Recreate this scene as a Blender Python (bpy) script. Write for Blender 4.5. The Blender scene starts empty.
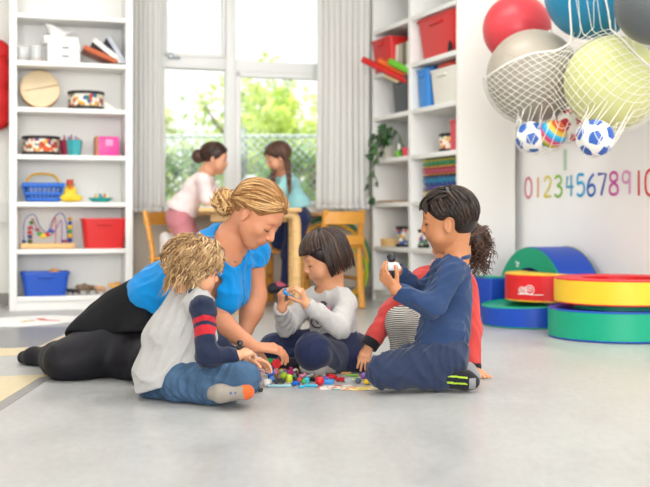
import bpy, bmesh, math, random
import numpy as np
from mathutils import Vector, Matrix, Quaternion, noise
from math import sin, cos, pi, radians, sqrt, atan2
C = bpy.context.scene.collection
R_ = random.Random(7)
V = Vector
FPX, HC, HY = 1100.0, 0.6, 220.0     # focal length in px, eye height, horizon row (650 x 487 frame)

def P(px, py, d):
    return V(((px - 325) * d / FPX, d, HC + (HY - py) * d / FPX))
def G(px, py, z=0.0):
    return P(px, py, FPX * (HC - z) / (py - HY))

# ---------------------------------------------------------------- materials
def lin(c):
    if isinstance(c, str):
        c = c.lstrip('#'); c = tuple(int(c[i:i + 2], 16) / 255 for i in (0, 2, 4))
    return tuple((x / 12.92 if x <= .04045 else ((x + .055) / 1.055) ** 2.4) for x in c)
_mats = {}
def mat(name, col, rough=.6, spec=.4, var=0.0, vscale=20., bump=0.0, bscale=200., metal=0., trans=0., alpha=1., sss=0., coat=0., sheen=0., stretch=None):
    if name in _mats: return _mats[name]
    m = bpy.data.materials.new(name); m.use_nodes = True
    nt = m.node_tree; b = nt.nodes['Principled BSDF']
    c = lin(col) + (1,)
    b.inputs['Base Color'].default_value = c
    b.inputs['Roughness'].default_value = rough
    b.inputs['Specular IOR Level'].default_value = spec
    b.inputs['Metallic'].default_value = metal
    b.inputs['Transmission Weight'].default_value = trans
    b.inputs['Alpha'].default_value = alpha
    b.inputs['Coat Weight'].default_value = coat
    b.inputs['Sheen Weight'].default_value = sheen
    if sss:
        b.inputs['Subsurface Weight'].default_value = sss
        b.inputs['Subsurface Radius'].default_value = (1., .35, .2)
        b.inputs['Subsurface Scale'].default_value = .006
    tc = nt.nodes.new('ShaderNodeTexCoord')
    src = tc.outputs['Object']
    if stretch:
        mp = nt.nodes.new('ShaderNodeMapping'); mp.inputs['Scale'].default_value = stretch
        nt.links.new(src, mp.inputs['Vector']); src = mp.outputs['Vector']
    if var:
        n = nt.nodes.new('ShaderNodeTexNoise'); n.inputs['Scale'].default_value = vscale; n.inputs['Detail'].default_value = 4
        nt.links.new(src, n.inputs['Vector'])
        r = nt.nodes.new('ShaderNodeValToRGB')
        r.color_ramp.elements[0].position = .3; r.color_ramp.elements[1].position = .7
        r.color_ramp.elements[0].color = tuple(max(0, x * (1 - var)) for x in c[:3]) + (1,)
        r.color_ramp.elements[1].color = tuple(min(1, x * (1 + var)) for x in c[:3]) + (1,)
        nt.links.new(n.outputs['Fac'], r.inputs['Fac']); nt.links.new(r.outputs['Color'], b.inputs['Base Color'])
    if bump:
        n2 = nt.nodes.new('ShaderNodeTexNoise'); n2.inputs['Scale'].default_value = bscale; n2.inputs['Detail'].default_value = 3
        nt.links.new(src, n2.inputs['Vector'])
        bp = nt.nodes.new('ShaderNodeBump'); bp.inputs['Strength'].default_value = bump; bp.inputs['Distance'].default_value = .01
        nt.links.new(n2.outputs['Fac'], bp.inputs['Height']); nt.links.new(bp.outputs['Normal'], b.inputs['Normal'])
    _mats[name] = m
    return m
def stripe_mat(name, cols, scale, axis='Z', rough=.6, wob=0.0, hard=True):
    """bands of the given colours repeating along an object axis"""
    if name in _mats: return _mats[name]
    m = mat(name, cols[0], rough)
    nt = m.node_tree; b = nt.nodes['Principled BSDF']
    tc = nt.nodes['Texture Coordinate']; sx = nt.nodes.new('ShaderNodeSeparateXYZ')
    nt.links.new(tc.outputs['Object'], sx.inputs[0])
    mu = nt.nodes.new('ShaderNodeMath'); mu.operation = 'MULTIPLY'; mu.inputs[1].default_value = scale
    nt.links.new(sx.outputs[axis], mu.inputs[0])
    src = mu.outputs[0]
    if wob:
        n = nt.nodes.new('ShaderNodeTexNoise'); n.inputs['Scale'].default_value = 14
        nt.links.new(tc.outputs['Object'], n.inputs['Vector'])
        ma = nt.nodes.new('ShaderNodeMath'); ma.operation = 'MULTIPLY_ADD'; ma.inputs[1].default_value = wob
        nt.links.new(n.outputs['Fac'], ma.inputs[0]); nt.links.new(src, ma.inputs[2]); src = ma.outputs[0]
    fr = nt.nodes.new('ShaderNodeMath'); fr.operation = 'FRACT'; nt.links.new(src, fr.inputs[0])
    r = nt.nodes.new('ShaderNodeValToRGB'); r.color_ramp.interpolation = 'CONSTANT' if hard else 'LINEAR'
    el = r.color_ramp.elements
    while len(el) < len(cols): el.new(.5)
    for i, c in enumerate(cols):
        el[i].position = i / len(cols); el[i].color = lin(c) + (1,)
    nt.links.new(fr.outputs[0], r.inputs['Fac']); nt.links.new(r.outputs['Color'], b.inputs['Base Color'])
    return m
def patch_mat(name, base, cols, scale, thr=.45, rough=.5):
    """printed pattern: cells of random colours on a base"""
    if name in _mats: return _mats[name]
    m = mat(name, base, rough); nt = m.node_tree; b = nt.nodes['Principled BSDF']
    tc = nt.nodes['Texture Coordinate']
    v = nt.nodes.new('ShaderNodeTexVoronoi'); v.inputs['Scale'].default_value = scale
    nt.links.new(tc.outputs['Object'], v.inputs['Vector'])
    sp = nt.nodes.new('ShaderNodeSeparateColor'); nt.links.new(v.outputs['Color'], sp.inputs[0])
    r = nt.nodes.new('ShaderNodeValToRGB'); r.color_ramp.interpolation = 'CONSTANT'
    el = r.color_ramp.elements; allc = [base] + list(cols)
    while len(el) < len(allc): el.new(.5)
    for i, c in enumerate(allc):
        el[i].position = 0 if i == 0 else thr + (1 - thr) * (i - 1) / len(cols); el[i].color = lin(c) + (1,)
    nt.links.new(sp.outputs[0], r.inputs['Fac']); nt.links.new(r.outputs['Color'], b.inputs['Base Color'])
    return m

# ---------------------------------------------------------------- mesh builder
def frame_from(axis, hint=None):
    z = V(axis).normalized()
    h = V(hint) if hint is not None else (V((0, 0, 1)) if abs(z.z) < .95 else V((1, 0, 0)))
    x = h.cross(z)
    if x.length < 1e-6: x = V((1, 0, 0)).cross(z)
    x.normalize(); y = z.cross(x)
    return x, y, z
class MB:
    def __init__(s): s.v = []; s.f = []; s.m = []; s.M = None
    def add(s, vs, fs, mi=0):
        b = len(s.v)
        if s.M is not None: vs = [s.M @ V(p) for p in vs]
        s.v.extend([V(p) for p in vs]); s.f.extend([tuple(b + i for i in f) for f in fs]); s.m.extend([mi] * len(fs))
        return s
    def box(s, c, size, rz=0., mi=0, rot=None, taper=None):
        hx, hy, hz = (x / 2 for x in size); t = taper or 1.0
        vs = [V((sx * hx * (t if sz < 0 else 1), sy * hy * (t if sz < 0 else 1), sz * hz)) for sz in (-1, 1) for sy in (-1, 1) for sx in (-1, 1)]
        M = (rot.to_4x4() if rot is not None else Matrix.Rotation(rz, 4, 'Z')); M = Matrix.Translation(c) @ M
        return s.add([M @ p for p in vs], [(0, 2, 3, 1), (4, 5, 7, 6), (0, 1, 5, 4), (2, 6, 7, 3), (0, 4, 6, 2), (1, 3, 7, 5)], mi)
    def rbox(s, c, size, r=.01, rz=0., mi=0, rot=None, seg=3):
        bm = bmesh.new(); bmesh.ops.create_cube(bm, size=1)
        for v in bm.verts: v.co = V((v.co.x * size[0], v.co.y * size[1], v.co.z * size[2]))
        bmesh.ops.bevel(bm, geom=bm.edges[:], offset=min(r, min(size) * .49), segments=seg, profile=.5, affect='EDGES')
        M = (rot.to_4x4() if rot is not None else Matrix.Rotation(rz, 4, 'Z')); M = Matrix.Translation(c) @ M
        bm.verts.index_update()
        s.add([M @ v.co for v in bm.verts], [tuple(v.index for v in f.verts) for f in bm.faces], mi); bm.free()
        return s
    def tube(s, pts, r, seg=8, mi=0, caps=True, closed=False, flat=1.0, hint=None):
        pts = [V(p) for p in pts]; n = len(pts)
        rr = r if hasattr(r, '__len__') else [r] * n
        vs = []; x = None
        for i, p in enumerate(pts):
            if closed: t = pts[(i + 1) % n] - pts[i - 1]
            else: t = pts[min(i + 1, n - 1)] - pts[max(i - 1, 0)]
            if t.length < 1e-9: t = V((0, 0, 1))
            t.normalize()
            if x is None: x, y, _ = frame_from(t, hint)
            else:
                x = x - t * x.dot(t)
                if x.length < 1e-6: x, y, _ = frame_from(t)
                x.normalize(); y = t.cross(x)
            for k in range(seg):
                a = 2 * pi * k / seg
                vs.append(p + x * cos(a) * rr[i] + y * sin(a) * rr[i] * flat)
        fs = []
        for i in range(n if closed else n - 1):
            j = (i + 1) % n
            for k in range(seg):
                k2 = (k + 1) % seg
                fs.append((i * seg + k, i * seg + k2, j * seg + k2, j * seg + k))
        if caps and not closed:
            fs.append(tuple(range(seg - 1, -1, -1))); fs.append(tuple((n - 1) * seg + k for k in range(seg)))
        return s.add(vs, fs, mi)
    def lathe(s, prof, c=(0, 0, 0), seg=32, axis=(0, 0, 1), mi=0, a0=0., a1=2 * pi, hint=None):
        x, y, z = frame_from(axis, hint); c = V(c); full = abs(a1 - a0 - 2 * pi) < 1e-6
        n = seg if full else seg + 1; vs = []; k = len(prof)
        for i in range(n):
            a = a0 + (a1 - a0) * i / seg
            for (r, h) in prof: vs.append(c + (x * cos(a) + y * sin(a)) * r + z * h)
        fs = []
        for i in range(seg):
            j = (i + 1) % n
            for q in range(k - 1): fs.append((i * k + q, j * k + q, j * k + q + 1, i * k + q + 1))
        return s.add(vs, fs, mi)
    def ell(s, c, r, rot=None, seg=20, rings=12, mi=0):
        r = r if hasattr(r, '__len__') else (r, r, r); c = V(c); vs = [V((0, 0, r[2]))]
        for i in range(1, rings):
            t = pi * i / rings
            for k in range(seg):
                a = 2 * pi * k / seg; vs.append(V((r[0] * sin(t) * cos(a), r[1] * sin(t) * sin(a), r[2] * cos(t))))
        vs.append(V((0, 0, -r[2])))
        if rot is not None: vs = [rot @ p for p in vs]
        fs = [(0, 1 + k, 1 + (k + 1) % seg) for k in range(seg)]
        for i in range(rings - 2):
            for k in range(seg):
                a = 1 + i * seg; fs.append((a + k, a + seg + k, a + seg + (k + 1) % seg, a + (k + 1) % seg))
        L = len(vs) - 1; a = 1 + (rings - 2) * seg
        fs += [(L, a + (k + 1) % seg, a + k) for k in range(seg)]
        return s.add([c + p for p in vs], fs, mi)
    def prism(s, poly, z0, z1, mi=0, M=None, mi_side=None):
        n = len(poly); vs = [V((x, y, z0)) for x, y in poly] + [V((x, y, z1)) for x, y in poly]
        if M is not None: vs = [M @ p for p in vs]
        s.add(vs, [tuple(range(n - 1, -1, -1)), tuple(range(n, 2 * n))], mi)
        b = len(s.v) - 2 * n
        for i in range(n):
            j = (i + 1) % n; s.f.append((b + i, b + j, b + n + j, b + n + i)); s.m.append(mi if mi_side is None else mi_side)
        return s
    def build(s, name, mats, parent=None, smooth=40, loc=None, rot=None):
        if not hasattr(mats, '__len__'): mats = [mats]
        me = bpy.data.meshes.new(name); me.from_pydata(s.v, [], s.f)
        for m in mats: me.materials.append(m)
        me.polygons.foreach_set('material_index', s.m); me.update()
        bm = bmesh.new(); bm.from_mesh(me); bmesh.ops.recalc_face_normals(bm, faces=bm.faces); bm.to_mesh(me); bm.free()
        if smooth:
            me.polygons.foreach_set('use_smooth', [True] * len(me.polygons))
            if smooth < 180: me.set_sharp_from_angle(angle=radians(smooth))
        return link(name, me, parent, loc, rot)
def link(name, me, parent=None, loc=None, rot=None):
    o = bpy.data.objects.new(name, me); C.objects.link(o)
    if parent is not None: o.parent = parent
    if loc is not None: o.location = loc
    if rot is not None: o.rotation_euler = rot
    return o
def tag(o, label, cat, group=None):
    o['label'] = label; o['category'] = cat
    if group: o['group'] = group
    return o
def thing(name, label, cat, loc=(0, 0, 0), rz=0., group=None):
    o = bpy.data.objects.new(name, None); C.objects.link(o); o.empty_display_size = .1
    o.location = loc; o.rotation_euler = (0, 0, rz)
    return tag(o, label, cat, group)
def struct(o): o['kind'] = 'structure'; return o
def dup(root, loc, rz=None, label=None, group=None):
    r = root.copy(); C.objects.link(r); r.location = loc
    if rz is not None: r.rotation_euler = (0, 0, rz)
    if label: r['label'] = label
    if group: r['group'] = group
    for ch in list(root.children):
        c = ch.copy(); C.objects.link(c); c.parent = r
        for g in ch.children:
            d = g.copy(); C.objects.link(d); d.parent = c
    return r
def arc(c, r, a0, a1, n, ux=V((1, 0, 0)), uy=V((0, 0, 1))):
    return [V(c) + ux * r * cos(a0 + (a1 - a0) * i / n) + uy * r * sin(a0 + (a1 - a0) * i / n) for i in range(n + 1)]
def spline(pts, n=8):
    """Catmull-Rom through the points"""
    pts = [V(p) for p in pts]; out = []
    q = [pts[0] * 2 - pts[1]] + pts + [pts[-1] * 2 - pts[-2]]
    for i in range(1, len(q) - 2):
        a, b, c, d = q[i - 1:i + 3]
        for k in range(n):
            t = k / n
            out.append(.5 * ((2 * b) + (c - a) * t + (2 * a - 5 * b + 4 * c - d) * t * t + (3 * b - a - 3 * c + d) * t ** 3))
    out.append(pts[-1]); return out
def bz(p0, p1, p2, n=8):
    return [p0 * (1 - t) ** 2 + p1 * 2 * t * (1 - t) + p2 * t * t for t in [i / n for i in range(n + 1)]]

# ---------------------------------------------------------------- signed-distance modelling (bodies, clothes, soft shapes)
class Sdf:
    def __init__(s): s.p = []
    def cone(s, a, b, r1, r2=None, k=.015, m=0, op='u', flat=None):
        """round cone; flat = (unit axis, factor): squeezed along that axis"""
        r2 = r1 if r2 is None else r2
        a = np.array(a, float); b = np.array(b, float)
        s.p.append(dict(t='c', a=a, b=b, r1=r1, r2=r2, k=k, m=m, op=op, c=(a + b) / 2, R=np.linalg.norm(a - b) / 2 + max(r1, r2))); return s
    def ell(s, c, r, rot=None, k=.015, m=0, op='u'):
        r = np.array(r if hasattr(r, '__len__') else (r, r, r), float)
        M = np.array(rot.to_3x3() if rot is not None else Matrix.Identity(3))
        s.p.append(dict(t='e', a=np.array(c, float), r=r, M=M, k=k, m=m, op=op, c=np.array(c, float), R=r.max())); return s
    def box(s, c, h, rot=None, rnd=.005, k=.01, m=0, op='u'):
        h = np.array(h, float); M = np.array(rot.to_3x3() if rot is not None else Matrix.Identity(3))
        s.p.append(dict(t='b', a=np.array(c, float), h=h - rnd, rnd=rnd, M=M, k=k, m=m, op=op, c=np.array(c, float), R=np.linalg.norm(h))); return s
    def chain(s, pts, rs, **kw):
        for i in range(len(pts) - 1): s.cone(pts[i], pts[i + 1], rs[i], rs[i + 1], **kw)
        return s
    def cut(s, pt, nrm, k=.002, c=None, R=None):
        """remove the half space on the side nrm points to (only within R of c when given)"""
        n = V(nrm).normalized(); s.p.append(dict(t='p', a=np.array(pt, float), n=np.array(n, float), k=k, m=-1, op='s', c=np.array(c if c is not None else pt, float), R=1e3 if R is None else R, lim=R)); return s
    def disp(s, fn, amp): s.p.append(dict(t='d', fn=fn, op='d', R=1e3, c=np.zeros(3), k=amp, m=-1)); return s
    @staticmethod
    def dist(q, x):
        t = q['t']
        if t == 'c':
            ba = q['b'] - q['a']; l2 = max(ba @ ba, 1e-12); rr = q['r1'] - q['r2']; a2 = l2 - rr * rr
            pa = x - q['a']
            if a2 <= 1e-10:
                return np.minimum(np.linalg.norm(pa, axis=-1) - q['r1'], np.linalg.norm(x - q['b'], axis=-1) - q['r2'])
            y = pa @ ba; z = y - l2
            w = pa * l2 - y[..., None] * ba; x2 = (w * w).sum(-1); y2 = y * y * l2; z2 = z * z * l2
            kk = np.sign(rr) * rr * rr * x2
            dA = np.sqrt(x2 + z2) / l2 - q['r2']; dB = np.sqrt(x2 + y2) / l2 - q['r1']
            dC = (np.sqrt(x2 * a2 / l2) + y * rr) / l2 - q['r1']
            return np.where(np.sign(z) * a2 * z2 > kk, dA, np.where(np.sign(y) * a2 * y2 < kk, dB, dC))
        if t == 'e':
            l = (x - q['a']) @ q['M']
            k0 = np.linalg.norm(l / q['r'], axis=-1); k1 = np.linalg.norm(l / (q['r'] ** 2), axis=-1)
            return np.where(k1 > 1e-9, k0 * (k0 - 1) / np.maximum(k1, 1e-9), -q['r'].min())
        if t == 'b':
            l = np.abs((x - q['a']) @ q['M']) - q['h']
            return np.linalg.norm(np.maximum(l, 0), axis=-1) + np.minimum(l.max(-1), 0) - q['rnd']
        if t == 'p':
            d = -((x - q['a']) @ q['n'])      # negative on the removed side ... inside of the cutter
            if q['lim'] is not None: d = np.maximum(d, np.linalg.norm(x - q['c'], axis=-1) - q['lim'])
            return d
    def eval(s, x, ctr=None, br=0., vox=.003, want_m=False):
        """x: (nb, m, 3); ctr: block centres (nb,3) for culling"""
        d = np.full(x.shape[:-1], 1e3, np.float32); mm = np.zeros(x.shape[:-1], np.int16) if want_m else None
        for q in s.p:
            if ctr is not None and q['R'] < 1e2:
                idx = np.nonzero(np.linalg.norm(ctr - q['c'], axis=-1) < q['R'] + br + q['k'] + 3 * vox)[0]
                if len(idx) == 0: continue
            else: idx = slice(None)
            xs = x[idx]
            if q['op'] == 'd':
                d[idx] += q['fn'](xs).astype(np.float32); continue
            e = s.dist(q, xs).astype(np.float32); cur = d[idx]; k = q['k']
            if q['op'] == 'u':
                h = np.maximum(k - np.abs(cur - e), 0) / k
                if want_m: mm[idx] = np.where(e < cur, q['m'], mm[idx])
                d[idx] = np.minimum(cur, e) - h * h * k * .25
            elif q['op'] == 's':
                e = -e; h = np.maximum(k - np.abs(cur - e), 0) / k
                d[idx] = np.maximum(cur, e) + h * h * k * .25
            elif q['op'] == 'i':
                h = np.maximum(k - np.abs(cur - e), 0) / k
                d[idx] = np.maximum(cur, e) + h * h * k * .25
            elif q['op'] == 'm' and want_m:
                mm[idx] = np.where(e < 0, q['m'], mm[idx])
        return (d, mm) if want_m else d
    def mesh(s, vox=.003, B=12, off=None):
        us = [q for q in s.p if q['op'] == 'u']
        lo = np.min([q['c'] - q['R'] for q in us], 0) - .03; hi = np.max([q['c'] + q['R'] for q in us], 0) + .03
        bs = B * vox; nb = np.ceil((hi - lo) / bs).astype(int)
        gi = np.stack(np.meshgrid(*[np.arange(n) for n in nb], indexing='ij'), -1).reshape(-1, 3)
        ctr = lo + (gi + .5) * bs; br = bs * .8661
        near = np.zeros(len(gi), bool)
        for q in us:
            near |= np.linalg.norm(ctr - q['c'], axis=-1) < q['R'] + br + .01
        gi, ctr = gi[near], ctr[near]
        d0 = s.eval(ctr[:, None, :])[:, 0]
        act = np.abs(d0) < br * 1.35 + .012
        gi, ctr = gi[act], ctr[act]
        o = np.arange(B + 1); loc = np.stack(np.meshgrid(o, o, o, indexing='ij'), -1).reshape(-1, 3)
        D = np.empty((len(gi), B + 1, B + 1, B + 1), np.float32)
        for i in range(0, len(gi), 256):
            x = lo + (gi[i:i + 256, None, :] * B + loc) * vox
            D[i:i + 256] = s.eval(x, ctr[i:i + 256], br, vox).reshape(-1, B + 1, B + 1, B + 1)
        S = D < 0
        cs = [(i, j, k) for i in (0, 1) for j in (0, 1) for k in (0, 1)]
        cnt = sum(S[:, i:B + i, j:B + j, k:B + k].astype(np.int8) for i, j, k in cs)
        b, i, j, k = np.nonzero((cnt > 0) & (cnt < 8))
        cv = np.stack([D[b, i + a, j + c, k + e] for a, c, e in cs], -1)   # corner values
        pos = np.zeros((len(b), 3)); w = np.zeros(len(b))
        for p in range(8):
            for ax, bit in ((0, 4), (1, 2), (2, 1)):
                if p & bit: continue
                q2 = p | bit; A, Bv = cv[:, p], cv[:, q2]; cr = (A < 0) != (Bv < 0)
                t = np.where(cr, A / np.where(A - Bv == 0, 1, A - Bv), 0)
                base = np.array(cs[p], float)
                pt = np.tile(base, (len(b), 1)); pt[:, ax] += t
                pos += np.where(cr[:, None], pt, 0); w += cr
        pos /= w[:, None]
        cell = gi[b] * B + np.stack([i, j, k], -1)
        verts = lo + (cell + pos) * vox
        N = nb * B + 2
        def key(c): return (c[:, 0].astype(np.int64) * N[1] + c[:, 1]) * N[2] + c[:, 2]
        kk = key(cell); order = np.argsort(kk); ks = kk[order]
        def find(c):
            q = key(c); ii = np.searchsorted(ks, q); ii = np.minimum(ii, len(ks) - 1)
            return np.where(ks[ii] == q, order[ii], -1)
        faces = []
        for ax in range(3):
            sl0 = [slice(None), slice(0, B), slice(0, B), slice(0, B)]; sl1 = list(sl0); sl1[ax + 1] = slice(1, B + 1)
            A, Bs = S[tuple(sl0)], S[tuple(sl1)]
            b, i, j, k = np.nonzero(A != Bs); flip = A[b, i, j, k]
            c = gi[b] * B + np.stack([i, j, k], -1)
            u, v = (ax + 1) % 3, (ax + 2) % 3
            eu = np.zeros(3, int); eu[u] = 1; ev = np.zeros(3, int); ev[v] = 1
            q = np.stack([find(c - eu - ev), find(c - ev), find(c), find(c - eu)], -1)
            ok = (q >= 0).all(-1); q = q[ok]; flip = flip[ok]
            q[~flip] = q[~flip][:, ::-1]
            faces.append(q)
        faces = np.concatenate(faces)
        _, m = s.eval(verts[faces].mean(1)[:, None, :], want_m=True) if any(q['m'] for q in s.p) else (0, np.zeros((len(faces), 1), np.int16))
        return verts, faces, np.maximum(m[:, 0], 0)
    def build(s, name, mats, parent=None, vox=.003, relax=1):
        if not hasattr(mats, '__len__'): mats = [mats]
        v, f, m = s.mesh(vox)
        for _ in range(relax):      # light Laplacian relax
            acc = np.zeros_like(v); n = np.zeros(len(v))
            for a in range(4):
                for c in (1, 3):
                    np.add.at(acc, f[:, a], v[f[:, (a + c) % 4]]); np.add.at(n, f[:, a], 1)
            v = v * .5 + .5 * acc / np.maximum(n, 1)[:, None]
        if name in ('body', 'blue_top'):          # keep the one connected surface
            lab = np.arange(len(v))
            while True:
                m0 = lab[f].min(1); new = lab.copy()
                for a in range(4): np.minimum.at(new, f[:, a], m0)
                new = new[new]
                if (new == lab).all(): break
                lab = new
            best = np.bincount(lab).argmax(); keepf = lab[f[:, 0]] == best; used = np.unique(f[keepf]); re = np.full(len(v), -1); re[used] = np.arange(len(used))
            v, f, m = v[used], re[f[keepf]], m[keepf]
        if parent is not None: v = v - np.array(parent.location)
        me = bpy.data.meshes.new(name)
        me.vertices.add(len(v)); me.vertices.foreach_set('co', v.astype(np.float32).ravel())
        me.loops.add(len(f) * 4); me.loops.foreach_set('vertex_index', f.astype(np.int32).ravel())
        me.polygons.add(len(f)); me.polygons.foreach_set('loop_start', np.arange(0, len(f) * 4, 4, dtype=np.int32))
        me.polygons.foreach_set('loop_total', np.full(len(f), 4, np.int32))
        for x in mats: me.materials.append(x)
        me.polygons.foreach_set('material_index', m.astype(np.int32))
        me.polygons.foreach_set('use_smooth', np.ones(len(f), bool))
        me.update(calc_edges=True); me.validate()
        return link(name, me, parent)
# ================================================================ the place: directions of the two walls
WS = .3007; WN = sqrt(1 + WS * WS)
wdir = V((1 / WN, WS / WN, 0)); wnrm = V((WS / WN, -1 / WN, 0))       # along / out of the window wall
WANG = atan2(WS, 1)
def W(px, py, off=0.):
    a = (px - 325) / FPX; d = (8.351 - off * WN) / (1 - WS * a)
    return P(px, py, d)
def WX(s, z, off=0.):       # point on the window wall, s metres along it from X=0
    return V((0, 8.351, 0)) + wdir * s + wnrm * off + V((0, 0, z))
def Ws(px, off=0.):         # pixel column -> s
    p = W(px, HY, off); return (p - V((0, 8.351, HC))).dot(wdir)
udir = V((.365, -.931, 0)).normalized(); unrm = V((-udir.y * -1, -udir.x * -1, 0))
unrm = V((-.931, -.365, 0)).normalized()                             # out of the number wall, into the room
RQ = V((1.26, 7.30, 0))
def RW(px, py, off=0.):     # pixel -> number wall
    a = (px - 325) / FPX; q = RQ + unrm * off
    d = (q.x + .39205 * q.y) / (a + .39205)
    return P(px, py, d)
UANG = atan2(udir.y, udir.x)

M_wall = mat('wall_paint', '#F0EDE6', .75, .25, var=.02, vscale=3, bump=.03, bscale=90)
M_wall2 = mat('wall_paint_lower', '#CFC2B2', .75, .25, var=.03, vscale=3)
M_white = mat('white_lacquer', '#F3F2EF', .35, .45, var=.01, vscale=5)
M_board = mat('white_melamine', '#EFEEEA', .4, .4)
M_frame = mat('window_paint', '#EDEEEC', .4, .4)
M_wood = mat('birch', '#E3B97C', .4, .4, var=.12, vscale=9, stretch=(1, 1, 14))
M_oak = mat('sill_wood', '#B98D5E', .45, .4, var=.12, vscale=6, stretch=(1, 8, 8))
M_orange_wood = mat('orange_wood', '#DC9A3E', .38, .45, var=.12, vscale=9, stretch=(1, 1, 10))
M_ceil = mat('ceiling_paint', '#F5F4F0', .8, .2)

def floor_material():
    m = mat('vinyl_floor', '#B9B8B4', .3, .45); nt = m.node_tree; b = nt.nodes['Principled BSDF']
    tc = nt.nodes['Texture Coordinate']
    def nz(sc, det, st):
        mp = nt.nodes.new('ShaderNodeMapping'); mp.inputs['Scale'].default_value = st
        n = nt.nodes.new('ShaderNodeTexNoise'); n.inputs['Scale'].default_value = sc; n.inputs['Detail'].default_value = det; n.inputs['Roughness'].default_value = .65
        nt.links.new(tc.outputs['Object'], mp.inputs[0]); nt.links.new(mp.outputs[0], n.inputs['Vector']); return n
    n1 = nz(5, 8, (1, .5, 1)); n2 = nz(40, 5, (1, .45, 1)); 
    ad = nt.nodes.new('ShaderNodeMix'); ad.data_type = 'FLOAT'; ad.inputs[0].default_value = .45
    nt.links.new(n1.outputs['Fac'], ad.inputs[2]); nt.links.new(n2.outputs['Fac'], ad.inputs[3])
    r = nt.nodes.new('ShaderNodeValToRGB'); e = r.color_ramp.elements
    e[0].position = .3; e[0].color = lin('#A1A19F') + (1,); e[1].position = .72; e[1].color = lin('#C0C0BE') + (1,)
    nt.links.new(ad.outputs[0], r.inputs['Fac']); nt.links.new(r.outputs['Color'], b.inputs['Base Color'])
    mr = nt.nodes.new('ShaderNodeMapRange'); mr.inputs['To Min'].default_value = .22; mr.inputs['To Max'].default_value = .42
    nt.links.new(n1.outputs['Fac'], mr.inputs['Value']); nt.links.new(mr.outputs[0], b.inputs['Roughness'])
    return m
def build_room():
    b = MB()
    b.box((0, 3, -.05), (16, 16, .1)); struct(b.build('floor', floor_material(), smooth=0))
    # inlaid stripes of the floor pattern
    def inlay(name, poly, col, rough=.3):
        pts = [G(x, y) for x, y in poly]; mb = MB()
        mb.prism([(p.x, p.y) for p in pts], .0, .0012)
        struct(mb.build(name, mat('inlay_' + col, col, rough, .45, var=.05, vscale=30), smooth=0))
    inlay('floor_inlay', [(-140, 357), (-140, 346), (12, 348.5), (40, 346.5), (79, 328), (86, 330), (46, 352), (28, 355), (0, 356)], '#D9C69C')
    inlay('floor_inlay', [(-160, 440), (-150, 381), (0, 376.5), (60, 374), (40, 377.5), (0, 402)], '#D9C69C')
    inlay('floor_inlay', [(-160, 455), (-160, 441), (0, 402.5), (40, 378), (60, 374.3), (74, 374), (46, 381), (0, 411)], '#8A8986')
    inlay('floor_inlay', [(-140, 345), (25, 327.5), (79, 327), (40, 345.5), (12, 347.8)], '#7E7F82')
    inlay('floor_inlay', [(-140, 344), (-140, 322), (0, 321), (26, 327)], '#97979A')
    # window wall: solid below and above the opening, piers beside it
    sL, sR, zS, zT = Ws(158), Ws(345), .655, 2.62
    T = .22
    def wallbox(s0, s1, z0, z1, mb):
        c = WX((s0 + s1) / 2, (z0 + z1) / 2, -T / 2); mb.box(c, (s1 - s0, T, z1 - z0), WANG)
    b = MB()
    wallbox(-5.6, sL, 0, 3.0, b); wallbox(sR, 1.6, 0, 3.0, b); wallbox(sL, sR, zT, 3.0, b); wallbox(sL, sR, 0, zS, b)
    struct(b.build('wall_back', M_wall, smooth=0))
    b = MB(); s0, s1 = Ws(134), .62
    b.box(WX((s0 + s1) / 2, .33, .006), (s1 - s0, .012, .66), WANG)
    struct(b.build('trim_1', M_wall2, smooth=0))                 # beige panel under the window
    b = MB(); b.box(WX(-3.6, .652, .022), (3.9, .044, .135), WANG); b.box(WX(-3.6, .652, .046), (3.9, .008, .05), WANG)
    struct(b.build('trim_2', mat('cable_trunk', '#E4E2DD', .5), smooth=0))
    b = MB(); b.box(WX(-2.0, .05, .012), (7.0, .02, .08), WANG); struct(b.build('baseboard_back', mat('base_grey', '#8F8A84', .5), smooth=0))
    b = MB()
    rc = RQ + udir * 3.1 - unrm * .11 + V((0, 0, 1.5)); b.box(rc, (9.6, .22, 3.0), UANG)
    struct(b.build('wall_right', mat('wall_white', '#FAF9F6', .7, .25, var=.012, vscale=3, bump=.03, bscale=90), smooth=0))
    b = MB(); c = RQ + udir * 3.1 + unrm * .008 + V((0, 0, .04)); b.box(c, (9.6, .016, .08), UANG)
    struct(b.build('baseboard_right', mat('base_white', '#E6E4DF', .5), smooth=0))
    b = MB(); p = WX(-5.5, 1.5, 0) + wnrm * 4.7; b.box(p, (.2, 9.4, 3.0), WANG); struct(b.build('wall_left', M_wall, smooth=0))
    b = MB(); b.box((0, 3.2, 3.05), (16, 14, .1)); struct(b.build('ceiling', M_ceil, smooth=0))
    # window
    b = MB(); fw = .07
    def bar(px0, px1, py0, py1, dep=.07, off=-.08, mi=0, mb=b):
        s0, s1 = Ws(px0), Ws(px1); pm = W((px0 + px1) / 2, (py0 + py1) / 2); k = pm.y / FPX
        mb.rbox(WX((s0 + s1) / 2, HC + (HY - (py0 + py1) / 2) * k, off), (s1 - s0, dep, abs(py1 - py0) * k), .006, WANG, mi)
    def rail(s0, s1, z0, z1, dep=.07, off=-.08, mb=b):
        mb.rbox(WX((s0 + s1) / 2, (z0 + z1) / 2, off), (s1 - s0, dep, z1 - z0), .006, WANG)
    rail(sL, sL + .06, zS, zT); rail(sR - .06, sR, zS, zT); rail(sL, sR, zT - .07, zT); rail(sL, sR, zS, zS + .05)
    m0, m1 = Ws(227), Ws(237); rail(m0, m1, zS, zT, .10)
    rail(sL, m0, 1.715, 1.80, .09); rail(m1, sR, 1.705, 1.79, .09)
    fr = struct(b.build('window_1', M_frame, smooth=30))
    b2 = MB()
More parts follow.
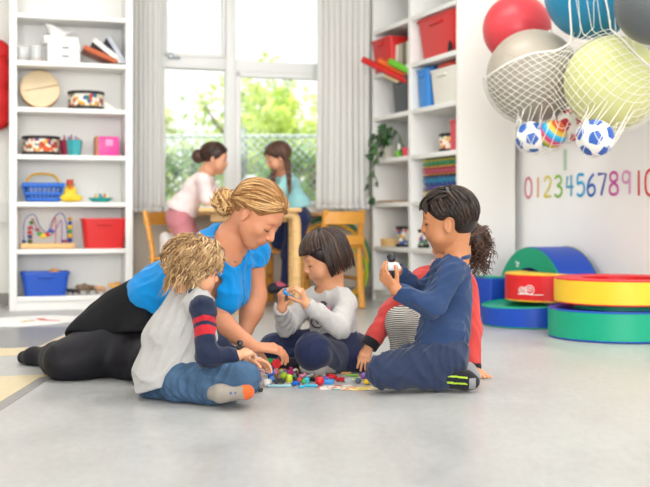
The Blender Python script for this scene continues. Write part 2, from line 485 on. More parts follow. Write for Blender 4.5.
    def sash(s0, s1, z0, z1, w=.03, off=-.06):
        rail(s0, s0 + w, z0, z1, .05, off, b2); rail(s1 - w, s1, z0, z1, .05, off, b2); rail(s0, s1, z0, z0 + w, .05, off, b2); rail(s0, s1, z1 - w, z1, .05, off, b2)
    sash(sL + .05, m0 - .003, 1.80, zT - .07); sash(m1, sR - .06, zS + .05, 1.706, .04)
    b2.build('window_sash', M_frame, fr, smooth=30)
    gm = bpy.data.materials.new('window_glass'); gm.use_nodes = True; nt = gm.node_tree
    for n in list(nt.nodes):
        if n.type != 'OUTPUT_MATERIAL': nt.nodes.remove(n)
    tr = nt.nodes.new('ShaderNodeBsdfTransparent'); gl = nt.nodes.new('ShaderNodeBsdfGlossy'); gl.inputs['Roughness'].default_value = .02
    mx = nt.nodes.new('ShaderNodeMixShader'); mx.inputs[0].default_value = .05
    nt.links.new(tr.outputs[0], mx.inputs[1]); nt.links.new(gl.outputs[0], mx.inputs[2]); nt.links.new(mx.outputs[0], nt.nodes['Material Output'].inputs['Surface'])
    for s0, s1 in ((sL + .05, m0), (m1, sR - .05)):
        g = MB(); g.box(WX((s0 + s1) / 2, (zS + zT) / 2, -.085), (s1 - s0 - .004, .006, zT - zS - .1), WANG); g.build('window_pane', gm, fr, smooth=0)
    h = MB(); hp = W(174, 57.5, -.02); h.rbox(hp, (.09, .02, .02), .006, WANG); h.rbox(hp + V((-.02, -.01, .012)), (.03, .02, .04), .006, WANG)
    h.build('window_handle', mat('handle_metal', '#9AA0A4', .3, metal=.8), fr)
    b = MB(); b.rbox(WX((sL + sR) / 2, zS - .012, .035), (sR - sL + .12, .32, .03), .008, WANG)
    sl = struct(b.build('window_sill', M_oak, smooth=30))
    return sL, sR
win_L, win_R = build_room()

def curtain(px0, px1, pyb, label, seed, folds):
    rn = random.Random(seed); s0, s1 = Ws(px0, .1), Ws(px1, .1); n = folds * 10; zt = 2.72
    kb = W((px0 + px1) / 2, pyb, .1); zb = kb.z
    t = thing('curtain', label, 'curtain', WX((s0 + s1) / 2, zb, .10), WANG, 'white curtains beside the window')
    vs = []; fs = []; L = s1 - s0; rows = 26
    for r in range(rows + 1):
        v = r / rows; z = (zt - zb) * v
        for i in range(n + 1):
            u = i / n
            ph = u * folds * 2 * pi + .5 * sin(u * 9 + seed)
            amp = .015 * (1 - .35 * v) * (1 + .35 * sin(u * 23 + seed))
            x = (u - .5) * L * (1 - .04 * sin(v * pi)) + .008 * sin(ph * 2 + 1.0)
            vs.append((x, amp * sin(ph) + .006 * sin(v * 5 + u * 7), z))
    for r in range(rows):
        for i in range(n):
            a = r * (n + 1) + i; fs.append((a, a + 1, a + n + 2, a + n + 1))
    m = mat('curtain_cloth', '#F8F7F3', .85, .15, var=.015, vscale=60, bump=.08, bscale=400, sheen=.2)
    nt = m.node_tree
    if 'cloth_translucent' not in nt.nodes:
        tr = nt.nodes.new('ShaderNodeBsdfTranslucent'); tr.name = 'cloth_translucent'; tr.inputs[0].default_value = lin('#F1EFEB') + (1,)
        mx = nt.nodes.new('ShaderNodeMixShader'); mx.inputs[0].default_value = .15
        out = nt.nodes['Material Output']; nt.links.new(nt.nodes['Principled BSDF'].outputs[0], mx.inputs[1]); nt.links.new(tr.outputs[0], mx.inputs[2]); nt.links.new(mx.outputs[0], out.inputs['Surface'])
    b = MB(); b.add(vs, fs); o = b.build('cloth', m, t, smooth=180)
    sd = o.modifiers.new('thick', 'SOLIDIFY'); sd.thickness = .003
    hb = MB()
    for r in range(2): pass
    vs2 = []; fs2 = []
    for r, z in ((0, .0), (1, .035)):
        for i in range(n + 1):
            p = vs[i]; vs2.append((p[0], p[1] - .004, p[2] + z))
    for i in range(n): fs2.append((i, i + 1, n + 2 + i, n + 1 + i))
    hb.add(vs2, fs2); h = hb.build('hem', m, t, smooth=180); sd = h.modifiers.new('thick', 'SOLIDIFY'); sd.thickness = .003
    rb = MB(); rb.tube([(-L / 2 - .06, 0, zt - zb), (L / 2 + .06, 0, zt - zb)], .014, 10); rb.build('curtain_rod', M_frame, t)
curtain(131, 161, 212.5, 'short white pleated curtain beside the bookcase with drums on it', 3, 6)
curtain(316, 371, 209.5, 'wider white pleated curtain beside the shelf with the trailing plant', 5, 9)

# ---------------------------------------------------------------- outside
def outside():
    b = MB(); b.box((0, 22, -.3), (60, 26.6, .1)); g = b.build('ground_outside', mat('lawn', '#9CB37A', .9, .1, var=.25, vscale=3), smooth=0); struct(g)
    # chain link fence
    t = thing('chain_link_fence', 'grey chain-link fence outside the window', 'fence', (0, 11.5, -.25))
    x0, x1, zt = -2.9, 1.2, 1.73; step = .085; b = MB(); r = .0075
    n = int((x1 - x0 + zt) / step) + 1
    for k in range(n):
        for sg in (1, -1):
            a0 = x0 - zt + k * step if sg > 0 else x0 + k * step
            xs = a0; xe = a0 + sg * zt
            za, zb2 = 0., zt
            lo, hi = x0, x1
            if sg > 0:
                if xe < lo or xs > hi: continue
                if xs < lo: za = lo - xs; xs = lo
                if xe > hi: zb2 -= xe - hi; xe = hi
            else:
                if xs < lo or xe > hi: continue
                if xs > hi: za = xs - hi; xs = hi
                if xe < lo: zb2 -= lo - xe; xe = lo
            if zb2 - za < .05: continue
            b.tube([(xs, .005 * sg, za), (xe, .005 * sg, zb2)], r, 4, caps=False)
    b.build('wire_mesh', mat('fence_wire', '#A9BAB6', .5, .4), t, smooth=180)
    for x in (x0, x0 + 2.05, x1):
        p = MB(); p.tube([(x, .03, -.02), (x, .03, zt + .08)], .03, 10); p.build('fence_post', mat('fence_post', '#93A09C', .5), t)
    p = MB(); p.tube([(x0, .02, zt), (x1, .02, zt)], .018, 8); p.build('top_rail', mat('fence_post', '#93A09C', .5), t)
    # trees: trunk + crown of leaf blades
    lm = [mat('leaf_%d' % i, c, .6, .3, var=.3, vscale=2.5) for i, c in enumerate(('#BFD270', '#9DBF62', '#D6DF98', '#86AC60'))]
    for m in lm:
        nt = m.node_tree; b0 = nt.nodes['Principled BSDF']
        tr = nt.nodes.new('ShaderNodeBsdfTranslucent'); mx = nt.nodes.new('ShaderNodeMixShader'); mx.inputs[0].default_value = .4
        tr.inputs[0].default_value = b0.inputs['Base Color'].default_value
        nt.links.new(b0.outputs[0], mx.inputs[1]); nt.links.new(tr.outputs[0], mx.inputs[2]); nt.links.new(mx.outputs[0], nt.nodes['Material Output'].inputs['Surface'])
    bark = mat('bark', '#6E5C4A', .9, .1, var=.3)
    def tree(x, y, h, r, n, mi, label, seed, low=.3, size=.13):
        rn = random.Random(seed)
        t = thing('garden_tree', label, 'tree', (x, y, -.25), 0, 'trees outside the window')
        tb = MB(); tb.tube(spline([(0, 0, 0), (.08, .03, h * .35), (-.03, 0, h * .75)], 5), [.11 - .006 * i for i in range(11)], 8)
        for k in range(7):
            a = rn.random() * 6.28; zz = h * (.25 + .07 * k)
            tb.tube(spline([(0, 0, zz), (cos(a) * r * .4, sin(a) * r * .4, zz + .25), (cos(a) * r * .75, sin(a) * r * .75, zz + .6)], 4), [.04 - .004 * i for i in range(9)], 6)
        tb.build('trunk', bark, t)
        cb = MB(); blobs = []
        for k in range(16):
            a = rn.random() * 6.28; q = rn.random() ** .5 * r * .75
            blobs.append((V((cos(a) * q, sin(a) * q, h * (low + (1 - low) * rn.random()))), r * (.28 + .25 * rn.random())))
        for k in range(n):
            c, br = rn.choice(blobs)
            dv = V((rn.gauss(0, 1), rn.gauss(0, 1), rn.gauss(0, .8))).normalized()
            p = c + dv * br * (.55 + .5 * rn.random())
            ax = (dv + V((rn.uniform(-1, 1), rn.uniform(-1, 1), rn.uniform(-.8, .4)))).normalized(); s = size * rn.uniform(.7, 1.4)
            xx, yy, _ = frame_from(ax); up = V(ax) * s
            cb.add([p - up * .6, p + xx * s * .32 + yy * .02, p + up * .7, p - xx * s * .32 + yy * .02], [(0, 1, 2, 3)])
        cb.build('foliage', lm[mi], t, smooth=0)
    tree(-2.6, 14.0, 2.45, 1.0, 2400, 2, 'pale bushy tree outside behind the fence by the short curtain', 1, .1)
    tree(-1.35, 16.6, 2.95, 1.15, 2600, 0, 'yellow-green tree outside seen above the girl with a bun', 2, .1)
    tree(-.15, 14.1, 2.1, .95, 2400, 0, 'bright green tree outside seen through the wide lower pane', 3, .1)
    tree(1.2, 16.6, 2.5, 1.05, 2200, 1, 'mid-green tree outside beside the wider curtain', 4, .1)
    tree(-.2, 19.4, 2.8, 1.25, 2200, 2, 'pale tree outside standing farther off behind the bright green one', 5, .1)
    tree(-3.2, 19.4, 2.7, 1.25, 2000, 1, 'green tree outside standing farther off behind the pale bushy one', 6, .1)
    for x, y, h, r, mi, lb, sd in ((-1.95, 12.35, 1.5, .48, 3, 'dark green shrub outside behind the fence mesh', 11), (-.6, 12.4, 1.6, .50, 3, 'broad green shrub outside behind the clear jar', 12), (.6, 12.4, 1.5, .46, 1, 'green shrub outside behind the fence by the girl with braids', 13), (-3.2, 12.35, 1.5, .46, 3, 'green shrub outside at the far end of the fence', 14)):
        tree(x, y, h, r, 1300, mi, lb, sd, .05, .1)
outside()

# ---------------------------------------------------------------- camera and light
def cam_light():
    cd = bpy.data.cameras.new('camera'); cd.sensor_width = 36; cd.lens = FPX * 36 / 650; cd.shift_y = -(487 / 2 - HY) / 650
    o = bpy.data.objects.new('camera', cd); C.objects.link(o); o.location = (0, 0, HC); o.rotation_euler = (pi / 2, 0, 0)
    cd.dof.use_dof = True; cd.dof.focus_distance = 3.95; cd.dof.aperture_fstop = 2.9; cd.clip_end = 200
    sc = bpy.context.scene; sc.camera = o
    w = bpy.data.worlds.new('sky'); sc.world = w; w.use_nodes = True; nt = w.node_tree; bg = nt.nodes['Background']
    tc = nt.nodes.new('ShaderNodeTexCoord'); sx = nt.nodes.new('ShaderNodeSeparateXYZ'); r = nt.nodes.new('ShaderNodeValToRGB')
    nt.links.new(tc.outputs['Generated'], sx.inputs[0]); nt.links.new(sx.outputs['Z'], r.inputs['Fac']); nt.links.new(r.outputs['Color'], bg.inputs['Color'])
    e = r.color_ramp.elements; e[0].position = 0; e[0].color = (1, 1, .99, 1); e[1].position = .8; e[1].color = (.86, .93, 1, 1)
    bg.inputs['Strength'].default_value = 1.45
    def area(name, loc, size, power, rot=(0, 0, 0), col=(1, 1, 1), sy=None):
        l = bpy.data.lights.new(name, 'AREA'); l.shape = 'RECTANGLE'; l.size = size; l.size_y = sy or size; l.energy = power; l.color = col
        q = bpy.data.objects.new(name, l); C.objects.link(q); q.location = loc; q.rotation_euler = rot
    for x, y, pw in ((-2.2, 1.6, 9), (.6, 1.6, 9), (-2.2, 4.2, 16), (.6, 4.2, 16), (-1.9, 5.6, 24), (.3, 5.6, 22), (2.0, 3.6, 44)):  # unseen overhead lamps added as fill; the last one brightens the number wall
        area('ceiling_fill', (x, y, 2.97), 1.2, pw, (0, 0, 0), (1, .99, .97), .6)
    # unseen fill lamps added behind and to the left of the camera
    area('fill_light', (-4.2, -1.2, 1.7), 3.0, 165, (0, radians(-72), radians(38)), (.98, .99, 1), 2.2)
    area('fill_light', (.6, -5.0, 1.75), 5.5, 420, (radians(88), 0, radians(4)), (.985, .995, 1), 2.4)
    l = bpy.data.lights.new('sun', 'SUN'); l.energy = 9; l.angle = radians(2); l.color = (1, .95, .85)
    q = bpy.data.objects.new('sun', l); C.objects.link(q); q.rotation_euler = (radians(38), 0, radians(-25))
    vs = sc.view_settings; vs.view_transform = 'Standard'; vs.look = 'None'; vs.gamma = 1; vs.exposure = .02; vs.use_curve_mapping = False
cam_light()
# ================================================================ white bookcase by the window wall
LO = V((-2.08, 7.25, 0))
def LS(px, dep, z):        # column in the picture of the bookcase front -> point on its shelf (dep metres behind the front edge)
    a = (px - 325) / FPX; wd = V((cos(WANG), sin(WANG), 0)); q = LO + V((-sin(WANG), cos(WANG), 0)) * dep
    t = (a * q.y - q.x) / (wd.x - a * wd.y)
    return q + wd * t + V((0, 0, z + .0015))
LZ = [.0916, .406, .720, 1.035, 1.349, 1.657, 1.972]
def bookcase():
    t = thing('bookcase', 'tall white open bookcase holding drums, toys and bins by the window wall', 'bookcase', LO, WANG)
    w, d, h, th = .807, .28, 2.30, .048
    for x in (th / 2, w - th / 2):
        b = MB(); b.rbox((x, d / 2, h / 2), (th, d, h), .002); b.build('side_panel', M_white, t, smooth=30)
    b = MB(); b.box((w / 2, d - .004, h / 2), (w - .05, .006, h - .02)); b.build('back_panel', mat('bookcase_back', '#F3F2EE', .5), t, smooth=0)
    for z in LZ + [h]:
        b = MB(); b.rbox((w / 2, d / 2 - .004, z - .016), (w - 2 * th, d - .012, .032), .002); b.build('shelf_board', M_board, t, smooth=30)
    b = MB(); b.box((w / 2, .02, .03), (w - 2 * th, .016, .06)); b.build('plinth', M_board, t, smooth=0)
bookcase()
def shelving():
    o = V((.354, 8.29, 0))
    t = thing('shelving_unit', 'large white two-bay shelving unit standing along the number wall', 'shelving', o, UANG)
    w, d, h, th = 1.36, .42, 2.36, .03
    m = 39 / 47 * 1.332 * .5 + .09
    for i, x in enumerate((th / 2, .647, w - .015)):
        b = MB(); b.rbox((x, d / 2, h / 2), (th if i < 1 else .042 if i < 2 else .03, d, h), .002)
        b.build('side_panel' if i != 1 else 'middle_panel', M_white if i < 2 else mat('end_panel', '#EFEDE6', .5, .35), t, smooth=30)
    b = MB(); b.box((w / 2, d - .004, h / 2), (w - .05, .006, h - .02)); b.build('back_panel', mat('bookcase_back', '#F3F2EE', .5), t, smooth=0)
    for z in RZ + [h]:
        for x0, x1 in ((th, .626), (.668, w - .03)):
            b = MB(); b.rbox(((x0 + x1) / 2, d / 2 - .004, z - .016), (x1 - x0, d - .012, .032), .002); b.build('shelf_board', M_board, t, smooth=30)
    for x0, x1 in ((th, .626), (.668, w - .03)):
        b = MB(); b.box(((x0 + x1) / 2, .02, .024), (x1 - x0, .016, .048)); b.build('plinth', M_board, t, smooth=0)
RO = V((.354, 8.29, 0)); rdep = V((.931, .365, 0)).normalized()
RZ = [.08, .404, .728, 1.052, 1.369, 1.693, 2.017]
def RS(px, dep, z):        # column of the unit's front -> point on its shelf
    a = (px - 325) / FPX; q = RO + rdep * dep     # q + t*udir on the ray x = a*y
    t = (a * q.y - q.x) / (udir.x - a * udir.y)
    return q + udir * t + V((0, 0, z + .0015))
def RT(t, dep, z): return RO + udir * t + rdep * dep + V((0, 0, z + .0015))
shelving()

# ================================================================ kinds of things
def solid(c): return mat('plastic_' + c.strip('#'), c, .38, .45)
def tapered_bin(name, label, cat, loc, rz, size, col, taper=.86, rim=.014, handle=True, group=None, lid=None):
    """hollow tub with a rolled rim: size = (w, d, h) at the top"""
    t = thing(name, label, cat, loc, rz, group); w, d, h = size; b = MB(); m = solid(col)
    def ring(sc, z, ins=0.):
        r = .03; pts = []
        for cx, cy, a0 in ((1, 1, 0), (-1, 1, pi / 2), (-1, -1, pi), (1, -1, 1.5 * pi)):
            for k in range(5):
                a = a0 + k * pi / 8
                pts.append(V((cx * (w / 2 * sc - r - ins) + r * cos(a), cy * (d / 2 * sc - r - ins) + r * sin(a), z)))
        return pts
    rs = [ring(taper, 0), ring(taper + (1 - taper) * .93, h - rim), ring(1.03, h - rim), ring(1.03, h), ring(.97, h, .004), ring(taper, .01, .006)]
    n = len(rs[0]); vs = [p for r in rs for p in r]; fs = [tuple(range(n - 1, -1, -1)), tuple((len(rs) - 1) * n + k for k in range(n))]
    for i in range(len(rs) - 1):
        for k in range(n): fs.append((i * n + k, i * n + (k + 1) % n, (i + 1) * n + (k + 1) % n, (i + 1) * n + k))
    b.add(vs, fs); b.build('tub', m, t, smooth=35)
    if handle:
        b = MB(); b.rbox((0, -d / 2 * .985 - .004, h * .82), (w * .34, .018, .022), .007); b.build('handle_grip', m, t)
    if lid:
        b = MB(); b.rbox((0, 0, h + .008), (w * 1.05, d * 1.05, .02), .008); b.rbox((0, 0, h + .022), (w * .9, d * .9, .014), .006); b.build('lid', solid(lid), t)
    return t
M_drum = patch_mat('drum_print', '#E9E2D2', ['#C8432F', '#E0A52E', '#3C7E45', '#EFE6D8', '#7B4A2C', '#2F5FA3', '#E7DCC6'], 42, .3)
M_drum2 = patch_mat('drum_print_warm', '#F0E4CF', ['#D95B2D', '#E8B23A', '#B32D2D', '#F3EBDD', '#3F7F4A', '#6C3F86'], 46, .3)
M_black = mat('black_plastic', '#1B1B1D', .4, .4)
def drum(label, loc, r, h, m=None, group=None, rot=0.):
    t = thing('toy_drum', label, 'drum', loc, rot, group)
    b = MB(); b.lathe([(r * .96, .006), (r * .98, h * .5), (r * .96, h - .006)], seg=32); b.build('shell', m or M_drum, t)
    for z in (.0, h - .022):
        b = MB(); b.lathe([(r * .95, z), (r * 1.03, z + .002), (r * 1.03, z + .02), (r * .95, z + .022)], seg=32); b.build('hoop', M_black, t)
    b = MB(); b.lathe([(0, h - .004), (r * .97, h - .004), (r * .97, h - .008)], seg=32); b.build('drum_head', mat('drum_skin', '#EADFC8', .6), t)
    return t

# ================================================================ what stands in the bookcase
def left_items():
    A = WANG
    # top row in view: z = LZ[5]
    z = LZ[5]
    def pot(px, dep, r, h, label, cols):
        t = thing('clear_jar', label, 'jar', LS(px, dep, z), 0, 'clear plastic jars on the bookcase')
        b = MB(); b.lathe([(0, .002), (r * .92, .002), (r, h), (r * .96, h), (r * .88, .006), (0, .006)], seg=24)
        b.build('cup', mat('clear_plastic', '#F4F6F6', .08, .5, alpha=.28), t)
        rn = random.Random(px); 
        for k in range(7):
            b = MB(); a = rn.random() * 6.28; q = r * .55; c = V((cos(a) * q, sin(a) * q, .022 + .016 * (k // 4)))
            b.ell(c, (.018, .014, .012), seg=10, rings=6); b.build('bead', solid(cols[k % len(cols)]), t)
    pot(23, .10, .045, .10, 'clear jar of red beads at the end of the top shelf', ['#B85A4A', '#D8C8B8', '#8A5A5A'])
    pot(36, .12, .045, .115, 'clear jar of pale beads beside the white drawer boxes', ['#C98B6A', '#E6DED6', '#A8B0B8'])
    t = thing('drawer_box', 'white cardboard box with two drawers on the top shelf', 'box', LS(63, .13, z), A)
    b = MB(); b.rbox((0, 0, .065), (.215, .19, .13), .005); b.build('body', mat('white_card', '#F6F5F2', .6), t, smooth=30)
    for zz in (.035, .092):
        b = MB(); b.rbox((0, -.098, zz), (.20, .012, .05), .004); f = b.build('drawer', mat('white_card', '#F6F5F2', .6), t, smooth=30)
        b = MB(); b.rbox((.01, -.105, zz + .005), (.045, .004, .012), .001); b.build('label_holder', mat('grey_label', '#8C8C8E', .5), f)
    t = thing('tissue_box', 'white tissue box with a tissue sticking up, on the drawer box', 'tissue box', LS(60, .12, z + .130), A + .1)
    b = MB(); b.rbox((0, 0, .024), (.23, .13, .048), .006); b.build('carton', mat('white_card', '#F6F5F2', .6), t, smooth=30)
    vs = []; fs = []
    for i in range(9):
        for j in range(7):
            u = i / 8; v = j / 6
            vs.append(((u - .5) * (.05 + .16 * v) - .02 + .02 * v, .02 * sin(u * 7 + v * 3) * (1 - v * .3), .046 + v * (.07 + .022 * sin(u * 5 + 1)) ))
    for i in range(8):
        for j in range(6): a = i * 7 + j; fs.append((a, a + 7, a + 8, a + 1))
    b = MB(); b.add(vs, fs); o = b.build('tissue', mat('tissue', '#FBFBFA', .9, .1), t, smooth=180); o.modifiers.new('s', 'SOLIDIFY').thickness = .002
    def binder(px, lean, th, hgt, col, label, pages, x):
        t = thing('ring_binder', label, 'binder', LS(px, .13, z), A, 'binders leaning on the top shelf')
        R = Matrix.Rotation(lean, 4, 'Y'); 
        cov = MB()
        for yx in (-th / 2, th / 2):
            cov.add([R @ V((yx + sx * .002, sy * .11, zz * hgt)) for zz in (0, 1) for sy in (-1, 1) for sx in (-1, 1)], [(0, 2, 3, 1), (4, 5, 7, 6), (0, 1, 5, 4), (2, 6, 7, 3), (0, 4, 6, 2), (1, 3, 7, 5)])
        cov.build('cover', solid(col), t, smooth=0)
        sp = MB(); sp.add([R @ V((sx * th / 2, -.11 + sy * .004, zz * hgt)) for zz in (0, 1) for sy in (-1, 1) for sx in (-1, 1)], [(0, 2, 3, 1), (4, 5, 7, 6), (0, 1, 5, 4), (2, 6, 7, 3), (0, 4, 6, 2), (1, 3, 7, 5)])
        sp.build('spine', solid(pages), t, smooth=0)
        pg = MB(); pg.add([R @ V((sx * (th / 2 - .004), sy * .10, .004 + zz * (hgt - .01))) for zz in (0, 1) for sy in (-1, 1) for sx in (-1, 1)], [(0, 2, 3, 1), (4, 5, 7, 6), (0, 1, 5, 4), (2, 6, 7, 3), (0, 4, 6, 2), (1, 3, 7, 5)])
        pg.build('sheets', mat('paper', '#F2F0EA', .7), t, smooth=0)
        # lift so the lowest corner stands on the shelf
        t.location.z = z + .5 * th * abs(sin(lean)) + .006
    binder(115.5, -1.18, .028, .24, '#B8551E', 'orange ring binder lying lowest of the three tilted binders', '#C2571C', 0)
    binder(119.8, -.92, .034, .23, '#3A3A3E', 'dark ring binder with a white spine tilted in the middle of three', '#E6E4E0', 0)
    binder(122.3, -.55, .030, .20, '#1F2B4A', 'navy ring binder with a grey spine tilted topmost of the three', '#B9BEC8', 0)
    # second row
    z = LZ[4]
    t = thing('frame_drum', 'round wooden frame drum with a pale skin leaning at the back of the shelf', 'drum', LS(40, .155, z), A)
    tl = radians(-12); ax = V((0, -cos(tl), -sin(tl))); R = .130; c = V((0, .03, R * .99))
    b = MB(); b.lathe([(R - .007, 0), (R, 0), (R, .045), (R - .007, .045)], c, 44, ax); b.build('rim', mat('drum_rim', '#C98A4E', .45, .4, var=.12), t)
    b = MB(); b.lathe([(0, .047), (R * .96, .047), (R * 1.005, .043)], c, 44, ax); sk = b.build('drum_skin', mat('drum_hide', '#EBD5B0', .65, var=.08, vscale=8), t)
    x, y, zz = frame_from(ax); b = MB(); b.tube([c + zz * .049 + V((-R * .95, 0, -.024)), c + zz * .049 + V((R * .95, 0, .03))], .003, 6); b.build('snare_cord', mat('cord_brown', '#A98C66', .7), t)
    drum('wide colourful drum with black rims beside the round frame drum', LS(86, .13, z), .120, .125)
    b = MB(); b.add([(-.04, -.02, .001), (.06, -.04, .001), (.075, .03, .002), (-.05, .04, .085), (-.055, .02, .09)], [(0, 1, 2, 3, 4)]); o = b.build('paper_slip', mat('paper', '#F2F0EA', .7), None, smooth=0, loc=LS(109, .13, z)); o.modifiers.new('s', 'SOLIDIFY').thickness = .002
    tag(o, 'curled white paper slip beside the wide drum on the shelf', 'paper')
    # third row
    z = LZ[3]
    drum('colourful drum standing alone at the end of the third shelf, next to a teal pot', LS(41, .14, z), .122, .128, M_drum2)
    for px, col, rc, lb in ((67.5, '#8C2446', '#6F1B38', 'maroon pencil pot behind the teal pot'), (74.5, '#3FA7AE', '#2C8A92', 'teal pencil pot holding crayons')):
        t = thing('pencil_pot', lb, 'pot', LS(px, .15 if px < 70 else .09, z), 0)
        b = MB(); b.lathe([(0, 0), (.042, 0), (.056, .105), (.052, .105), (.04, .004), (0, .004)], seg=6 if px > 70 else 24); b.build('cup', solid(col), t)
        for k in range(5):
            b = MB(); a = k * 1.3; q = .02; b.tube([(q * .6 * cos(a), q * .6 * sin(a), .006), (q * 1.5 * cos(a), q * 1.5 * sin(a), .118 + .012 * (k % 3))], .006, 8); b.build('crayon', solid(['#D8452F', '#E7A42D', '#A33A7C', '#C97A3A', '#5B8FD0'][k]), t)
    t = thing('gift_box', 'bright pink box with a brown end on the third shelf', 'box', LS(106.5, .12, z), A)
    b = MB(); b.rbox((.008, 0, .066), (.142, .14, .132), .004); b.build('carton', mat('pink_foil', '#E23A94', .35, .5, var=.15, vscale=30), t, smooth=30)
    b = MB(); b.rbox((-.070, 0, .066), (.022, .142, .134), .003); b.build('end_flap', mat('kraft_brown', '#B9805A', .6), t, smooth=30)
    b = MB(); b.rbox((.012, -.071, .09), (.05, .003, .045), .002); b.build('picture_label', mat('pink_label', '#F19CC6', .5), t, smooth=30)
    # fourth row
    z = LZ[2]
    t = thing('toy_basket', 'blue slotted plastic basket with a raised yellow handle', 'basket', LS(43, .13, z), A)
    w, d, h = .265, .17, .125; m = solid('#1E66C8')
    b = MB(); b.rbox((0, 0, .008), (w * .8, d * .8, .014), .004); b.build('basket_floor', m, t)
    for k in range(28):
        u = k / 28 * 2 * (w + d)
        def per(u, sc):
            if u < w: return V((-w / 2 + u, -d / 2, 0)) * sc
            u -= w
            if u < d: return V((w / 2, -d / 2 + u, 0)) * sc
            u -= d
            if u < w: return V((w / 2 - u, d / 2, 0)) * sc
            return V((-w / 2, d / 2 - (u - w), 0)) * sc
        b = MB(); b.tube([per(u, .80) + V((0, 0, .01)), per(u, .97) + V((0, 0, h - .02))], .0065, 6); b.build('basket_bar', m, t)
    for zz, sc in ((.018, .82), (.055, .88), (h - .012, 1.0)):
        b = MB(); q = [V((sx * w / 2 * sc, sy * d / 2 * sc, zz)) for sx, sy in ((-1, -1), (1, -1), (1, 1), (-1, 1))]
        b.tube(q, .010 if zz < .1 else .016, 8, closed=True); b.build('basket_band', m, t)
    b = MB(); b.rbox((0, d * .06, .07), (w * .72, d * .6, .09), .02); b.build('folded_cloth', mat('cloth_lilac', '#B9C2DE', .8), t)
    b = MB(); b.tube(spline([(-w * .42, 0, h - .02), (-w * .36, 0, h + .03), (-w * .2, 0, h + .062), (w * .2, 0, h + .062), (w * .36, 0, h + .03), (w * .42, 0, h - .02)], 6), .014, 8, flat=.6); b.build('handle', solid('#EFB92A'), t)
    t = thing('squeaky_toy', 'yellow soft toy figure with a red top hat on the fourth shelf', 'toy', LS(70, .10, z), A)
    s = Sdf(); s.ell((0, 0, .035), (.055, .045, .036)).ell((0, 0, .085), (.032, .030, .036), k=.03).ell((-.05, -.02, .028), (.03, .022, .024), k=.02).ell((.052, -.02, .026), (.03, .022, .022), k=.02).ell((-.028, -.03, .075), (.012, .012, .03), k=.01).ell((.03, -.03, .07), (.012, .012, .03), k=.01)
    o = s.build('toy_body', solid('#EFCB2C'), None, .004); o.parent = t
    b = MB(); b.lathe([(0, .118), (.034, .118), (.034, .124), (.024, .126), (.025, .152), (0, .153)], seg=18); b.build('hat', solid('#C6492E'), t)
    b = MB(); b.ell((0, -.032, .10), (.018, .01, .012), seg=10, rings=6); b.build('beak', solid('#E2802A'), t)
    t = thing('toy_boat', 'teal toy boat dish with small toys on the fourth shelf', 'toy boat', LS(100.5, .11, z), A)
    b = MB(); b.lathe([(0, .004), (.055, .002), (.085, .03), (.08, .03), (.05, .008), (0, .008)], seg=26); o = b.build('hull', solid('#1E9E96'), t); o.scale = (1.0, .6, 1)
    for k, (x, cc) in enumerate(((-.03, '#D9C39A'), (0, '#3A8FA6'), (.03, '#C98C4A'), (.045, '#E7DFC9'))):
        b = MB(); b.ell((x, 0, .03), (.016, .014, .02), seg=10, rings=6); b.ell((x, 0, .052), .010, seg=8, rings=6); b.build('passenger', solid(cc), t)
    b = MB(); b.tube([(-.012, 0, .02), (-.016, 0, .085)], .003, 6); b.build('mast', solid('#D9D2BC'), t)
    # fifth row: bead maze and red tub
    z = LZ[1]
    t = thing('bead_maze', 'wooden bead maze with looping wires and coloured beads', 'bead maze', LS(47.5, .12, z), A)
    b = MB(); b.rbox((0, 0, .018), (.355, .15, .036), .008); b.build('base', mat('birch', '#E3B97C'), t)
    wires = [([(-.155, -.03, .03), (-.155, -.03, .17), (-.12, -.02, .225), (-.08, 0, .22), (-.05, .02, .15), (0, .02, .11), (.03, .02, .18), (.07, 0, .235), (.11, 0, .22), (.13, 0, .12), (.13, 0, .03)], '#2F4FB0'),
             ([(-.10, .04, .03), (-.10, .04, .20), (-.07, .03, .14), (-.02, 0, .10), (.02, -.03, .13), (.05, -.03, .21), (.05, -.03, .03)], '#C23A34'),
             ([(-.12, -.045, .03), (-.12, -.045, .15), (-.05, -.045, .10), (0, -.04, .085), (.04, -.04, .11), (.09, -.04, .19), (.09, -.04, .03)], '#8A4FA8'),
             ([(.148, .0, .03), (.148, 0, .20)], '#4A9C4E')]
    for pts, cc in wires:
        b = MB(); b.tube(spline(pts, 5) if len(pts) > 2 else pts, .0032, 6); b.build('wire', solid(cc), t)
    beads = [(-.155, -.03, .05, '#24418F', .014), (-.118, -.045, .05, '#1F5B2E', .015), (-.118, -.045, .08, '#1C2C6E', .015), (-.118, -.045, .11, '#C42D2A', .015), (-.118, -.045, .14, '#B8322F', .014), (-.105, .02, .175, '#2E7A3A', .015),
             (-.055, -.045, .10, '#3D9A52', .017), (-.03, -.045, .085, '#E8C63A', .022), (.0, -.045, .092, '#CE3A33', .016), (.022, -.045, .118, '#2B57B5', .017), (-.065, -.03, .13, '#A8322E', .012),
             (.148, 0, .055, '#2E3F9E', .017), (.148, 0, .085, '#E3B52E', .019), (.148, 0, .115, '#3C9A4F', .017), (.148, 0, .145, '#E9C93C', .019), (.148, 0, .172, '#2F57B8', .015), (.148, 0, .2, '#D9A52E', .015), (.10, -.04, .05, '#7A3A70', .012), (.118, -.03, .05, '#A8323E', .012)]
    for x, y, zz, cc, r in beads:
        b = MB(); b.ell((x, y, zz), (r, r, r * .85), seg=14, rings=8); b.build('bead', solid(cc), t)
    tapered_bin('storage_tub', 'red plastic storage tub beside the bead maze', 'tub', LS(103.3, .13, z), A, (.295, .22, .205), '#D5201F')
    # bottom: blue tray and wooden animals
    z = LZ[0]
    t = tapered_bin('storage_tray', 'blue plastic tray bin at the bottom of the bookcase', 'bin', LS(45, .12, z), A, (.31, .22, .16), '#1F55BE')
